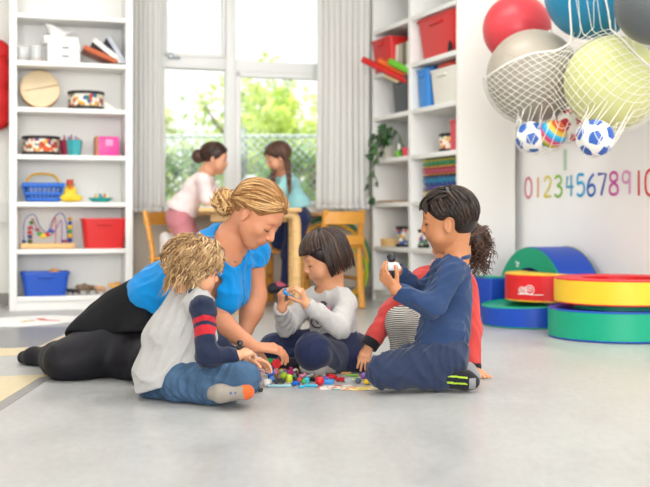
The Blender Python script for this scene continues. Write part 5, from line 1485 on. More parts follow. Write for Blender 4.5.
# ================================================================ girl with the dark bob
def girl_bob():
    t = person('girl with a dark bob in a pale grey jumper, behind the toys', P(330, 371, 4.42)); o = V(t.location)
    pel = P(338, 350, 4.50); chest = P(331, 313, 4.46); neck = P(331, 289.5, 4.44)
    H = Head(P(323.5, 257.5, 4.42), basis(194, 20, 0), .208, True, .0)
    shN, elN, wrN = P(346, 304, 4.33), P(340, 328, 4.20), P(306.5, 304, 4.14)
    shF, elF, wrF = P(309, 303, 4.46), P(286, 326, 4.36), P(282, 308, 4.22)
    hipN, knN, anN = P(343, 357, 4.42), P(313, 351, 4.16), P(338, 364, 4.34)
    hipF, knF, anF = P(325, 355, 4.50), P(275, 349, 4.50), P(308, 364, 4.38)
    B = Sdf(); H.sculpt(B)
    B.cone(H.L(0, -.12, -.28), neck, .042, .046, .03); B.cone(neck, chest, .042, .064, .03).cone(chest, pel, .064, .078, .03)
    for sh, el, wr in ((shN, elN, wrN), (shF, elF, wrF)):
        B.cone(neck, sh, .030, .027, .02); B.cone(sh, el, .027, .025, .02); B.cone(el, wr, .027, .021, .02)
    for hp, kn, an in ((hipN, knN, anN), (hipF, knF, anF)):
        B.cone(hp, kn, .05, .042, .03); B.cone(kn, an, .042, .028, .02)
    HELD['bob1'] = hand(B, wrN, V((-.35, -.25, .9)), V((.85, -.35, .3)), .118, -1, (.75, .8, .85, .9), .05, (.35, .7, .3))
    HELD['bob2'] = hand(B, wrF, V((-.05, -.35, .9)), V((-.75, -.6, .1)), .118, 1, (.85, .9, .95, 1.0), .05, (.45, .6, .3))
    B.cut(**FLOOR_CUT)
    B.build('body', [SKIN('peach', '#D89A73'), LIPS('peach', '#CC7468')], t, .0027)
    H.features(t, mat('brow_dark', '#4A3428', .8), mat('lash_dark', '#241A16', .8))
    S = Sdf(); S.cone(P(331, 297, 4.45), P(333, 320, 4.46), .060, .086, .04).cone(P(333, 320, 4.46), P(337, 346, 4.48), .086, .104, .04)
    S.cone(shN.lerp(neck, .3), shF.lerp(neck, .3), .052, .052, .04)
    for sh, el, wr in ((shN, elN, wrN), (shF, elF, wrF)): sleeve(S, [sh, el, wr], [.047, .041, .030], .02)
    S.disp(folds(31, .007, 60), .007)
    S.cut(P(336, 349, 4.46), V((.1, -.1, -1)), .004, P(336, 360, 4.46), .25); S.cut(P(329.5, 291, 4.43), V((-.2, -.25, 1)), .004, P(330, 290, 4.43), .062)
    S.build('jumper', CLOTH('pale_grey', '#BBB8B5'), t, .004)
    seam_tube(t, 'neck_band', [P(330, 291.5, 4.43) + V((.053 * cos(a), .053 * sin(a), .012 * cos(a) + .012 * sin(a))) for a in [2 * pi * i / 28 for i in range(28)]], .006, CLOTH('pale_grey', '#BBB8B5'), True)
    # loose printed strokes on the chest
    b = MB()
    def onchest(px, py):
        q = P(px, py, 4.46); dd = q - P(325, 220, 0.0); return q
    for pl, r in (([(318, 303), (321, 307), (325, 306)], .010), ([(327, 307), (330, 310), (332, 308)], .009), ([(319, 311), (322, 314)], .008)):
        b.tube([P(x, y, 4.345 + .0012 * abs(x - 324)) - o for x, y in pl], r, 6, flat=.35, hint=(0, 1, 0))
    b.build('print_pink', mat('print_pink', '#D98BA6', .8), t)
    b = MB()
    for pl, r in (([(321, 303), (324, 303), (326, 305)], .008), ([(324, 309), (327, 311.5), (330, 312)], .006), ([(312, 319), (311, 323), (314, 327), (319, 328), (323, 325)], .0035), ([(316, 321), (318, 324), (320, 321)], .003)):
        b.tube([P(x, y, 4.342 + .0012 * abs(x - 324)) - o for x, y in pl], r, 6, flat=.35, hint=(0, 1, 0))
    b.build('print_black', mat('print_black', '#3B3438', .8), t)
    K = Sdf(); K.cone(P(337, 346, 4.48), P(340, 353, 4.48), .105, .118, .04)
    K.chain([P(345, 352, 4.42), P(355, 362, 4.36), P(362, 366, 4.34)], [.075, .035, .018], k=.05); K.chain([P(320, 348, 4.46), P(292, 344, 4.48), P(266, 344, 4.52)], [.075, .05, .026], k=.05)
    K.cone(P(340, 352, 4.44), P(330, 352, 4.34), .07, .062, .05); K.disp(folds(77, .006, 45), .006); K.cut(**FLOOR_CUT)
    K.cut(P(322, 349, 4.22), V((-.55, -.83, -.1)), .006, P(316, 352, 4.14), .13)
    K.build('skirt', CLOTH('skirt_navy', '#262A47'), t, .0045)
    LG = Sdf()
    for hp, kn, an in ((hipN, knN, anN), (hipF, knF, anF)): LG.cone(hp, kn, .064, .060, .03); LG.cone(kn, an, .060, .038, .03)
    LG.cone(knN, P(312, 362, 4.20), .062, .045, .03)
    LG.disp(folds(41, .003, 70), .003); LG.cut(**FLOOR_CUT); LG.build('leggings', CLOTH('legging_navy', '#242B49', .08), t, .004)
    SO = Sdf(); SO.cone(P(306, 366.5, 4.18), P(318, 366.5, 4.17), .027, .03, .02); SO.cone(P(318, 366, 4.18), anN, .03, .036, .03); SO.cut(**FLOOR_CUT); SO.build('sock', CLOTH('sock_stone', '#A9A39C'), t, .0035)
    SO = Sdf(); SO.cone(anF, P(280, 366, 4.36), .034, .030, .02); SO.cone(P(280, 366, 4.36), P(268, 364, 4.40), .030, .024, .02); SO.cut(**FLOOR_CUT); SO.build('sock', CLOTH('sock_black', '#24242A'), t, .0035)
    # hair
    rn = random.Random(9); hb = MB(); h = H.hs
    hm = [mat('dark_hair_%d' % i, c, .38, .45, var=.45, vscale=1, stretch=(140, 140, 7)) for i, c in enumerate(('#34221A', '#20140F', '#543A2C'))]
    base = Sdf(); base.ell(H.L(0, -.06, .14), [x * h for x in (.370, .45, .395)], H.R, .01)
    base.chain([H.L(0, -.18, 0), H.L(0, -.30, -.26)], [.29 * h, .17 * h], k=.03)
    for x in (-1, 1): base.cone(H.L(x * .32, -.05, 0), H.L(x * .33, -.08, -.28), .055 * h, .04 * h, .03)
    base.ell(H.L(0, .47, -.20), [x * h for x in (.44, .40, .42)], H.R, .02, op='s')
    base.cut(H.L(0, -.1, -.34), -H.u, .01); base.build('hair', hm[1], t, .0035)
    for k in range(520):
        a = rn.uniform(0, 2 * pi); el_ = rn.uniform(.15, 1.45)
        dv = np.array([cos(a) * cos(el_), sin(a) * cos(el_), sin(el_)])
        front = dv[1] > .40 and abs(dv[0]) < .66
        def flow(p, tt, front=front):
            d = np.array((p[0], p[1] + .10, 0.)); d /= max(np.linalg.norm(d), 1e-6)
            lam = max(0, min(1, (p[2] - .12) / .36))
            v = d * (lam + .02) + np.array((0, 0, -1.)) * (1.05 - lam)
            if p[2] < -.10: v = v + np.array((-p[0] * .5, -(p[1] + .08) * .4 if p[1] < 0 else 0, 0))
            return v
        endz = .16 if front else -.36 + rn.uniform(-.03, .05)
        pts = strand(H, dv, flow, 40, .026, 1.145 + .05 * rn.random(), outw=.015, stick=.10)
        lim = H.L(0, 0, endz); keep = [q for q in pts if (q - lim).dot(H.u) > 0]
        if len(keep) < 4: continue
        for qi, q in enumerate(keep):
            w = q - H.c; ly = w.dot(H.f) / h; lz = w.dot(H.u) / h
            if ly > .06 and lz < .17 + .02 * rn.random(): keep = keep[:qi]; break
        if len(keep) < 4: continue
        keep = keep[::2] + [keep[-1]]
        lock(hb, keep, rn.uniform(.004, .0065), rn.choice((0, 0, 1, 2)), 5, o, .4)
    hb.build('hair_strands', hm, t, smooth=180)
    return t
girl_bob()

# ================================================================ boy kneeling in navy
def boy_navy():
    t = person('boy with short dark hair kneeling in a navy top and trousers', P(430, 388, 3.93)); o = V(t.location)
    neck = P(456.5, 259, 3.95); chest = P(448, 295, 3.95); pel = P(447, 346, 3.95)
    H = Head(P(447.5, 220.5, 3.95), basis(173, 13, 0), .224, True, .06, -.075)
    shN, elN, wrN = P(450, 274, 3.83), P(432, 307, 3.76), P(396, 290, 3.74)
    shF, elF, wrF = P(440, 276, 4.07), P(420, 294, 4.03), P(397, 271, 3.92)
    hipN, knN, anN = P(446, 356, 3.86), P(383.5, 371.5, 3.82), P(441, 378.5, 3.84)
    hipF, knF, anF = P(444, 351, 4.05), P(388, 369, 4.06), P(452, 374, 4.02)
    B = Sdf(); H.sculpt(B)
    B.cone(H.L(0, -.17, -.22), neck, .035, .036, .012); B.cone(neck, chest, .040, .060, .03).cone(chest, pel, .066, .078, .03)
    for sh, el, wr in ((shN, elN, wrN), (shF, elF, wrF)):
        B.cone(neck, sh, .032, .028, .02); B.cone(sh, el, .028, .026, .02); B.cone(el, wr, .030, .023, .02)
    for hp, kn, an in ((hipN, knN, anN), (hipF, knF, anF)):
        B.cone(hp, kn, .056, .040, .03); B.cone(kn, an, .040, .030, .02)
    HELD['navy1'] = hand(B, wrN, P(383.5, 276, 3.73) - wrN, V((-.45, -.75, -.45)), .128, 1, (.55, .7, .8, .9), .05, (.5, .6, .4))
    HELD['navy2'] = hand(B, wrF, P(383.5, 255, 3.84) - wrF, V((.25, .55, .8)), .128, -1, (.5, .6, .75, .85), .05, (.5, .6, .4))
    B.cut(**FLOOR_CUT)
    B.build('body', [SKIN('tan', '#BF8058'), LIPS('tan', '#B9685A')], t, .0027)
    H.features(t, mat('brow_black', '#2C211C', .8), mat('lash_dark', '#241A16', .8), 1.0)
    S = Sdf(); S.cone(P(451, 270, 3.95), P(446, 300, 3.95), .060, .076, .04).cone(P(446, 300, 3.95), P(442, 338, 3.95), .076, .092, .04); S.cone(P(444, 335, 3.88), P(441, 347, 3.88), .078, .086, .04).cone(P(444, 335, 4.02), P(441, 347, 4.02), .078, .085, .04)
    S.cone(shN.lerp(neck, .3), shF.lerp(neck, .3),   .050, .048, .04); S.cone(P(456, 278, 3.95), P(452, 325, 3.95), .044, .054, .05)
    for sh, el, wr in ((shN, elN, wrN), (shF, elF, wrF)): sleeve(S, [sh, el, wr], [.047, .040, .031], .02)
    S.disp(folds(52, .008, 62, (.45, .45, 1)), .008)
    S.cut(P(443, 346, 3.95), V((-.16, 0, -1)), .004, P(443, 362, 3.95), .30); S.cut(P(454, 257, 3.95), V((-.2, -.1, 1)), .004, P(454, 256, 3.95), .065)
    S.build('top', CLOTH('top_navy', '#2B3F63'), t, .004)
    seam_tube(t, 'collar', [P(455.5, 258, 3.95) + V((.046 * cos(a), .046 * sin(a), .008 * cos(a) + .002 * sin(a))) for a in [2 * pi * i / 28 for i in range(28)]], .010, CLOTH('top_navy', '#2B3F63'), True, .8)
    T = Sdf(); T.cone(P(444, 356, 3.88), P(444, 356, 4.03), .076, .074, .04)
    for hp, kn, an in ((hipN, knN, anN), (hipF, knF, anF)):
        T.cone(hp, kn, .078, .057, .03); T.cone(kn, an, .056, .044, .03)
    T.disp(folds(61, .007, 60, (1, .5, .6)), .007); T.cut(**FLOOR_CUT); T.build('trousers', CLOTH('trouser_navy', '#2F3953', .15), t, .004)
    SO = Sdf(); SO.cone(anN, P(466, 380.5, 3.83), .036, .032, .02); SO.cone(P(466, 380, 3.83), P(473, 382, 3.83), .032, .024, .02)
    SO.cone(anN.lerp(knN, .25), anN, .038, .036, .01)
    M = Matrix.Rotation(radians(4), 3, 'Y')
    for dz in (.012, -.010): SO.box(P(452, 380.5, 3.79) + V((0, 0, dz)), (.055, .10, .003), M, 0., m=1, op='m')
    SO.box(P(472, 383, 3.82), (.012, .05, .02), None, 0., m=2, op='m')
    SO.cut(**FLOOR_CUT); SO.build('sock', [CLOTH('sock_black', '#24242A'), CLOTH('sock_lime', '#A8C83A'), CLOTH('sock_grey2', '#8E8C8E')], t, .003)
    SO = Sdf(); SO.cone(anF.lerp(knF, .25), anF, .037, .035, .01); SO.cone(anF, P(467, 371.5, 3.99), .034, .032, .02); SO.cone(P(467, 371.5, 3.99), P(474, 376, 3.97), .032, .024, .02); SO.cut(**FLOOR_CUT); SO.build('sock', CLOTH('sock_grey2', '#8E8C8E'), t, .0035)
    # hair: short, side parting, combed back
    rn = random.Random(15); hb = MB(); h = H.hs
    hm = [mat('brown_hair_%d' % i, c, .40, .42, var=.3, vscale=1, stretch=(140, 140, 7)) for i, c in enumerate(('#2C1D16', '#1D130E', '#432D22'))]
    base = Sdf(); base.ell(H.L(0, -.07, .15), [x * h for x in (.355, .435, .385)], H.R, .01); base.ell(H.L(0, -.24, -.05), [x * h for x in (.26, .20, .22)], H.R, .04)
    base.ell(H.L(0, .45, -.14), [x * h for x in (.42, .36, .40)], H.R, .02, op='s')
    for x in (-1, 1): base.ell(H.L(x * .37, .17, -.30), [x2 * h for x2 in (.14, .19, .26)], H.R, .02, op='s')
    for x in (-1, 1): base.ell(H.L(x * .40, -.04, -.09), [a * h for a in (.12, .10, .12)], H.R, .02, op='s')
    base.cut(H.L(0, -.2, -.36), -H.u + H.f * .75, .01)
    base.build('hair', hm[1], t, .0035)
    for k in range(900):
        while True:
            dv = np.array([rn.gauss(0, 1), rn.gauss(0, 1), rn.gauss(0, 1)]); dv /= np.linalg.norm(dv)
            if dv[2] > -.36 and not (dv[1] > .55 and dv[2] < .5) and not (dv[1] > .16 and dv[2] < -.02): break
        part = .16 * (1 if True else -1)
        topside = dv[0] > -.42            # his left side (towards the camera) is combed down; the top sweeps across and forward
        def flow(p, tt, top=(dv[2] > .62), nr=(dv[0] < -.2)):
            if top and p[1] > -.1: return np.array((.55, .75, -.35 - .6 * tt))
            if p[1] < -.15: return np.array((p[0] * .3, -.35, -1.))
            return np.array((p[0] * .3, -.30, -1.0))
        n = 9; L_ = rn.uniform(.22, .30) if dv[2] > .45 else (rn.uniform(.20, .30) if dv[1] < -.25 else rn.uniform(.10, .16))
        pts = strand(H, dv, flow, n, L_ / n, 1.13 + .045 * rn.random(), stick=-.5)
        for qi, q in enumerate(pts):
            w = q - H.c; ly, lz = w.dot(H.f) / h, w.dot(H.u) / h
            if (-.16 < ly < .03 and lz < .05) or (ly >= .03 and lz < -.06 + .9 * max(0, ly - .05)): pts = pts[:qi]; break
        if len(pts) < 3: continue
        lock(hb, pts, rn.uniform(.0038, .006), rn.choice((0, 0, 1, 1, 2)), 5, o, .4)
    for k in range(60):       # quiff over the forehead
        dv = np.array([rn.uniform(-.55, .5), .62 + .1 * rn.random(), .72]); 
        pts = strand(H, dv, lambda p, tt: np.array((.5, .5 - 1.0 * tt, -.25 - .5 * tt)), 9, .020, 1.10 + .04 * rn.random())
        lock(hb, pts, rn.uniform(.004, .006), rn.choice((0, 1, 2)), 5, o, .4)
    hb.build('hair_strands', hm, t, smooth=180)
    return t
boy_navy()

# ================================================================ girl with curly hair behind him
def girl_curly():
    t = person('girl with curly brown hair in a red cardigan, behind the kneeling boy', P(442, 374, 4.35)); o = V(t.location)
    neck = P(449, 268, 4.32); chest = P(447, 305, 4.35); pel = P(447, 352, 4.38)
    H = Head(P(452, 240, 4.30), basis(200, 12, 0), .205)
    shN, elN, wrN = P(464, 288, 4.32), P(470, 330, 4.28), P(472, 367, 4.22)
    shF, elF, wrF = P(420, 284, 4.30), P(390, 314, 4.32), P(370, 344, 4.28)
    hipF, knF, anF = P(440, 352, 4.34), P(401, 322, 4.24), P(403, 366, 4.28)
    hipN, knN, anN = P(452, 354, 4.36), P(420, 362, 4.18), P(446, 364, 4.42)
    B = Sdf(); H.sculpt(B); B.cone(H.L(0, -.12, -.28), neck, .042, .048, .03); B.cone(neck, chest, .042, .07, .03).cone(chest, pel, .07, .08, .03)
    for sh, el, wr in ((shN, elN, wrN), (shF, elF, wrF)):
        B.cone(neck, sh, .030, .027, .02); B.cone(sh, el, .027, .025, .02); B.cone(el, wr, .027, .021, .02)
    for hp, kn, an in ((hipN, knN, anN), (hipF, knF, anF)): B.cone(hp, kn, .052, .042, .03); B.cone(kn, an, .040, .028, .02)
    hand(B, wrF, P(362.5, 365, 4.22) - wrF, V((-.35, -.8, .3)), .125, 1, (.18, .22, .25, .3), .10, (.6, .3, .3))
    hand(B, wrN, P(488, 378, 4.14) - wrN, V((.2, -.35, .9)), .118, -1, (.06, .08, .1, .1), .10, (.55, .2, .1))
    B.cut(**FLOOR_CUT); B.build('body', [SKIN('light', '#D99A74'), LIPS('light', '#C9756A')], t, .0028)
    H.features(t, mat('brow_dark', '#4A3428', .8), mat('lash_dark', '#241A16', .8))
    S = Sdf(); S.cone(P(449, 277, 4.33), P(447, 310, 4.36), .07, .095, .05).cone(P(447, 310, 4.36), P(447, 350, 4.38), .095, .108, .05); S.cone(shN.lerp(neck, .25), shF.lerp(neck, .25), .056, .058, .05)
    for sh, el, wr in ((shN, elN, wrN), (shF, elF, wrF)): sleeve(S, [sh, el, wr], [.055, .045, .036], .02)
    S.disp(folds(71, .005, 50), .005)
    S.cut(P(446, 350, 4.36), V((0, 0, -1)), .004, P(446, 372, 4.36), .15); S.cut(P(448, 270, 4.32), V((-.15, -.2, 1)), .004, P(448, 268, 4.32), .065)
    S.build('cardigan', CLOTH('coral_red', '#C54642'), t, .0045)
    for el, wr in ((elN, wrN), (elF, wrF)):
        Q = Sdf(); a = el.lerp(wr, .86 if el is elF else .93); e = el.lerp(wr, 1.10 if el is elF else 1.05); Q.cone(a, e, .037, .036, .01); Q.cut(e, e - a, c=e, R=.07); Q.cut(a, a - e, c=a, R=.07); Q.build('cuff', CLOTH('cuff_black', '#1F1E22'), t, .003)
    C_ = Sdf(); C_.cone(P(440, 262, 4.28), P(436, 266, 4.26), .022, .02, .01).cone(P(436, 266, 4.26), P(444, 270, 4.25), .02, .018, .02); C_.build('collar', CLOTH('collar_pink', '#E8A598'), t, .004)
    G_ = Sdf()
    for hp, kn, an in ((hipN, knN, anN), (hipF, knF, anF)): G_.cone(hp, kn, .070, .058, .04); G_.cone(kn, an, .055, .040, .03)
    G_.disp(folds(73, .002, 70), .002); G_.cut(**FLOOR_CUT)
    G_.build('leggings', stripe_mat('stripe_leggings', ['#C9C4BA', '#454341'], 135, 'Z', .85, 1.2), t, .004)
    SO = Sdf(); SO.cone(anF, P(390, 371, 4.22), .034, .026, .02); SO.cone(P(390, 371, 4.22), P(380, 371, 4.2), .026, .024, .02); SO.cut(**FLOOR_CUT); SO.build('sock', CLOTH('sock_black', '#24242A'), t, .004)
    # curls
    rn = random.Random(33); hb = MB(); h = H.hs; hm = [mat('curl_%d' % i, c, .42, .45) for i, c in enumerate(('#4A3023', '#33201A', '#6B4936'))]
    base = Sdf(); base.ell(H.L(0, -.07, .14), [x * h for x in (.365, .45, .395)], H.R, .01); base.ell(H.L(0, .42, -.2), [x * h for x in (.36, .34, .38)], H.R, .02, op='s'); base.build('hair', hm[1], t, .005)
    tail = P(478, 245, 4.36); tr = (.048, .058, .092)
    T_ = Sdf(); T_.ell(tail, (.035, .045, .072), None, .01); T_.cone(H.L(0, -.48, .12), tail, .03, .04, .03); T_.build('ponytail', hm[1], t, .005)
    def curl(p, d, L_, rad, turns, r):
        x, y, z = frame_from(d); n = int(turns * 7) + 2; ph = rn.random() * 6.28; q = []
        for i in range(n):
            tt = i / (n - 1); a = ph + tt * turns * 2 * pi; q.append(p + z * L_ * tt + V((0, 0, -.03)) * tt * tt + (x * cos(a) + y * sin(a)) * rad * min(1, tt * 3 + .3))
        hb.tube([w - o for w in q], [r * (1 - .6 * i / n) for i in range(n)], 4, rn.choice((0, 0, 1, 2)))
    for k in range(200):
        dv = V((rn.gauss(0, 1), rn.gauss(0, 1), rn.gauss(0, 1))).normalized()
        p = tail + V((dv.x * tr[0], dv.y * tr[1], dv.z * tr[2])) * .75
        curl(p, (dv + V((.2, 0, -.7))).normalized(), rn.uniform(.025, .05), rn.uniform(.006, .010), rn.uniform(1.5, 3), .0024)
    for k in range(220):
        while True:
            dv = np.array([rn.gauss(0, 1), rn.gauss(0, 1), rn.gauss(0, 1)]); dv /= np.linalg.norm(dv)
            if dv[2] > -.3 and not (dv[1] > .5 and dv[2] < .4): break
        pts = strand(H, dv, lambda p, tt: np.array((-p[0] * .3, -1., .1)), 9, .035, 1.1 + .03 * rn.random(), (.012, 16, rn.random() * 6)); lock(hb, pts, .004, rn.choice((0, 1, 2)), 5, o, .5)
    hb.build('hair_curls', hm, t, smooth=180)
girl_curly()
# ================================================================ the teacher
def teacher():
    t = person('woman with tied-back blonde hair in a blue top and black skirt', P(130, 378, 4.3)); o = V(t.location)
    H = Head(P(258, 214.5, 4.02), basis(-24, 39, -6), .234, False)
    neck = P(228, 243, 4.10); chest = P(203, 268, 4.12); waist = P(160, 296, 4.26); pel = P(128, 330, 4.36)
    shN, elN, wrN = P(193, 258, 4.0), P(205, 312, 3.99), P(252, 346.5, 3.90)
    shF, elF, wrF = P(252, 252, 4.22), P(256, 296, 4.24), P(243, 338, 4.20)
    hipN, knN, anN = P(114, 345, 4.26), P(64, 361, 4.13), P(50, 357, 4.50)
    toeN = P(24, 357.5, 4.60)
    hipF, knF, anF = P(146, 343, 4.30), P(148, 362, 4.05), P(105, 366, 4.32)
    B = Sdf(); H.sculpt(B); h = H.hs
    B.cone(H.L(0, -.15, -.20), neck, .045, .050, .02)
    B.cone(neck, chest, .064, .104, .05).cone(chest, waist, .10, .10, .05).cone(waist, pel, .10, .13, .05)
    B.cone(P(218, 262, 4.05), P(222, 290, 4.05), .083, .055, .05).cone(P(232, 258, 4.15), P(232, 280, 4.15), .07, .055, .05)
    for sh, el, wr in ((shN, elN, wrN), (shF, elF, wrF)):
        B.cone(neck, sh, .048, .044, .04); B.cone(sh, el, .044, .039, .03); B.cone(el, el.lerp(wr, .35), .040, .041, .02).cone(el.lerp(wr, .35), wr, .041, .026, .03)
    for hp, kn, an in ((hipN, knN, anN), (hipF, knF, anF)):
        B.cone(hp, kn, .105, .062, .06); B.cone(kn, kn.lerp(an, .4), .058, .056, .03).cone(kn.lerp(an, .4), an, .056, .036, .04)
    B.cone(anN, toeN, .036, .026, .03)
    HELD['teacher'] = hand(B, wrN, P(274, 348.5, 3.93) - wrN, V((.15, -.35, .9)), .185, -1, (.38, .44, .50, .56), .06, (.30, .75, .3), fat=.84)
    hand(B, wrF, V((.1, -.3, -.95)), V((-.1, .9, -.2)), .17, 1, (.15, .2, .2, .25), .08)
    B.cut(**FLOOR_CUT)
    B.build('body', [SKIN('rosy', '#CE8C69'), LIPS('rosy', '#C4665E')], t, .003)
    H.features(t, mat('brow_ash', '#80592F', .8), mat('lash_brown', '#5B4330', .8), 1.0)
    # top
    blue = CLOTH('bright_blue', '#0888D2', .06, 500, .03)
    S = Sdf()
    S.cone(P(222, 248, 4.10), chest, .085, .120, .05).cone(chest, waist, .120, .115, .05).cone(waist, P(151, 302, 4.29), .108, .110, .05)
    S.cone(P(215, 262, 4.02), P(226, 298, 4.02), .100, .062, .05).cone(P(232, 258, 4.15), P(234, 294, 4.15), .090, .06, .05)
    S.cone(P(218, 246, 4.08), shN, .070, .070, .04).cone(P(222, 252, 4.14), shF, .068, .060, .04)
    S.cone(P(196, 290, 4.12), P(215, 305, 4.08), .09, .05, .06)
    for sh, el, q in ((shN, elN, .42), (shF, elF, .32)): e = sh.lerp(el, q); sleeve(S, [sh, e], [.066, .060] if sh is shN else [.064, .058], .03)
    S.disp(folds(91, .008, 34), .009)
    # scoop neckline: cleared around neck and upper chest
    S.ell(P(236, 236, 4.02), (.078, .12, .085), Matrix.Rotation(radians(28), 3, 'Y'), .010, op='s'); S.ell(P(237, 250, 4.0), (.040, .10, .066), Matrix.Rotation(radians(22), 3, 'Y'), .010, op='s')
    S.build('blue_top', blue, t, .0045)
    # skirt
    K = Sdf(); K.cone(P(154, 300, 4.29), P(130, 328, 4.36), .122, .145, .05); K.cone(P(128, 322, 4.34), P(92, 342, 4.24), .140, .112, .05); K.cone(P(135, 328, 4.34), P(150, 345, 4.18), .150, .125, .05); K.cone(P(120, 318, 4.42), P(90, 338, 4.34), .11, .09, .05)
    K.disp(folds(95, .006, 26), .007)
    hem_n = V((-.06, -.28, -1)); hem_p = P(104, 330.5, 4.10)
    K.cut(hem_p, hem_n, .006); K.cut(P(157, 291, 4.28), V((.75, 0, .7)), .01)
    K.build('skirt', mat('cloth_black', '#141417', .8, .15, var=.1, vscale=60, bump=.1, bscale=500), t, .005)
    # tights
    T = Sdf()
    for hp, kn, an in ((hipN, knN, anN), (hipF, knF, anF)):
        T.cone(hp, kn, .118, .074, .06); T.cone(kn, kn.lerp(an, .4), .068, .064, .03).cone(kn.lerp(an, .4), an, .064, .043, .04)
    T.cone(P(120, 345, 4.3), P(80, 362, 4.16), .11, .075, .06)
    T.cone(anN, P(34, 357, 4.55), .043, .037, .03).cone(P(34, 357, 4.55), toeN, .037, .028, .03); T.cone(anF, P(80, 368, 4.38), .04, .03, .03)
    T.cut(**FLOOR_CUT); tm = mat('black_tights', '#19171D', .6, .25, var=.12, vscale=10)
    T.build('tights', tm, t, .004)
    # hair swept back into a low bun
    rn = random.Random(44); hb = MB(); hm = [mat('honey_%d' % i, c, .4, .4, var=.12, vscale=90) for i, c in enumerate(('#B98A55', '#966638', '#DDB67C', '#7A5028'))]
    base = Sdf(); base.ell(H.L(0, -.08, .15), [x * h for x in (.365, .45, .39)], H.R, .01); base.ell(H.L(0, .46, -.16), [x * h for x in (.44, .36, .42)], H.R, .03, op='s')
    for x in (-1, 1): base.ell(H.L(x * .36, .0, -.2), [a * h for a in (.14, .22, .22)], H.R, .03, op='s')
    base.cut(H.L(0, -.3, -.22), -H.u, .01); base.build('hair', hm[1], t, .0038)
    bun = H.L(.02, -.56, -.17); knot = np.array((0, -.46, -.14))
    for k in range(620):
        while True:
            dv = np.array([rn.gauss(0, 1), rn.gauss(0, 1), rn.gauss(0, 1)]); dv /= np.linalg.norm(dv)
            if dv[2] > -.35 and not (dv[1] > .66 and dv[2] < .38) and not (dv[1] > .25 and dv[2] < -.05): break
        def flow(p, tt, s_=rn.uniform(-.12, .12)):
            d = knot - p; return d + np.array((p[0] * .5, 0, .18 * (1 - tt) + s_ * .4))
        dd = np.linalg.norm(knot - dv * .4); n = 11
        pts = strand(H, dv, flow, n, dd / n * 1.1, 1.085 + .05 * rn.random(), (rn.uniform(0, .012), 6, rn.random() * 6), stick=-.05); lock(hb, pts, rn.uniform(.0035, .0058), rn.choice((0, 0, 1, 2, 3)), 5, o, .45)
    for k in range(130):      # sweep over the temple
        x = rn.choice((-1, 1)); dv = np.array([x * rn.uniform(.12, .55), rn.uniform(.62, .78), rn.uniform(.40, .70)])
        pts = strand(H, dv, lambda p, tt, x=x: np.array((x * (1.0 - tt * .9), -.15 - 1.5 * tt, -.75 + .4 * tt)), 12, .045, 1.09 + .05 * rn.random()); lock(hb, pts, rn.uniform(.0035, .0055), rn.choice((0, 2, 2, 1)), 5, o, .45)
    hb.build('hair_strands', hm, t, smooth=180)
    bb = Sdf(); bb.ell(bun, (.040, .040, .036), None, .01); bb.cone(H.L(0, -.42, -.12), bun, .032, .034, .02); bb.build('bun', hm[0], t, .004)
    ub = MB()
    for k in range(95):
        ax = V((rn.gauss(0, 1), rn.gauss(0, 1), rn.gauss(0, 1))).normalized(); x, y, z = frame_from(ax); r = rn.uniform(.034, .050); a0 = rn.random() * 6.28; L_ = rn.uniform(1.5, 3.6); n = 14
        pts = [bun + (x * cos(a0 + L_ * i / n) + y * sin(a0 + L_ * i / n)) * r * (1 + .12 * sin(i)) * (1 if i < 9 else 1 + .04 * (i - 9)) + V((-.004, 0, -.006)) for i in range(n + 1)]
        lock(ub, pts, rn.uniform(.003, .005), rn.choice((0, 1, 2, 2)), 5, o, .5)
    ub.build('bun_strands', hm, t, smooth=180)
teacher()

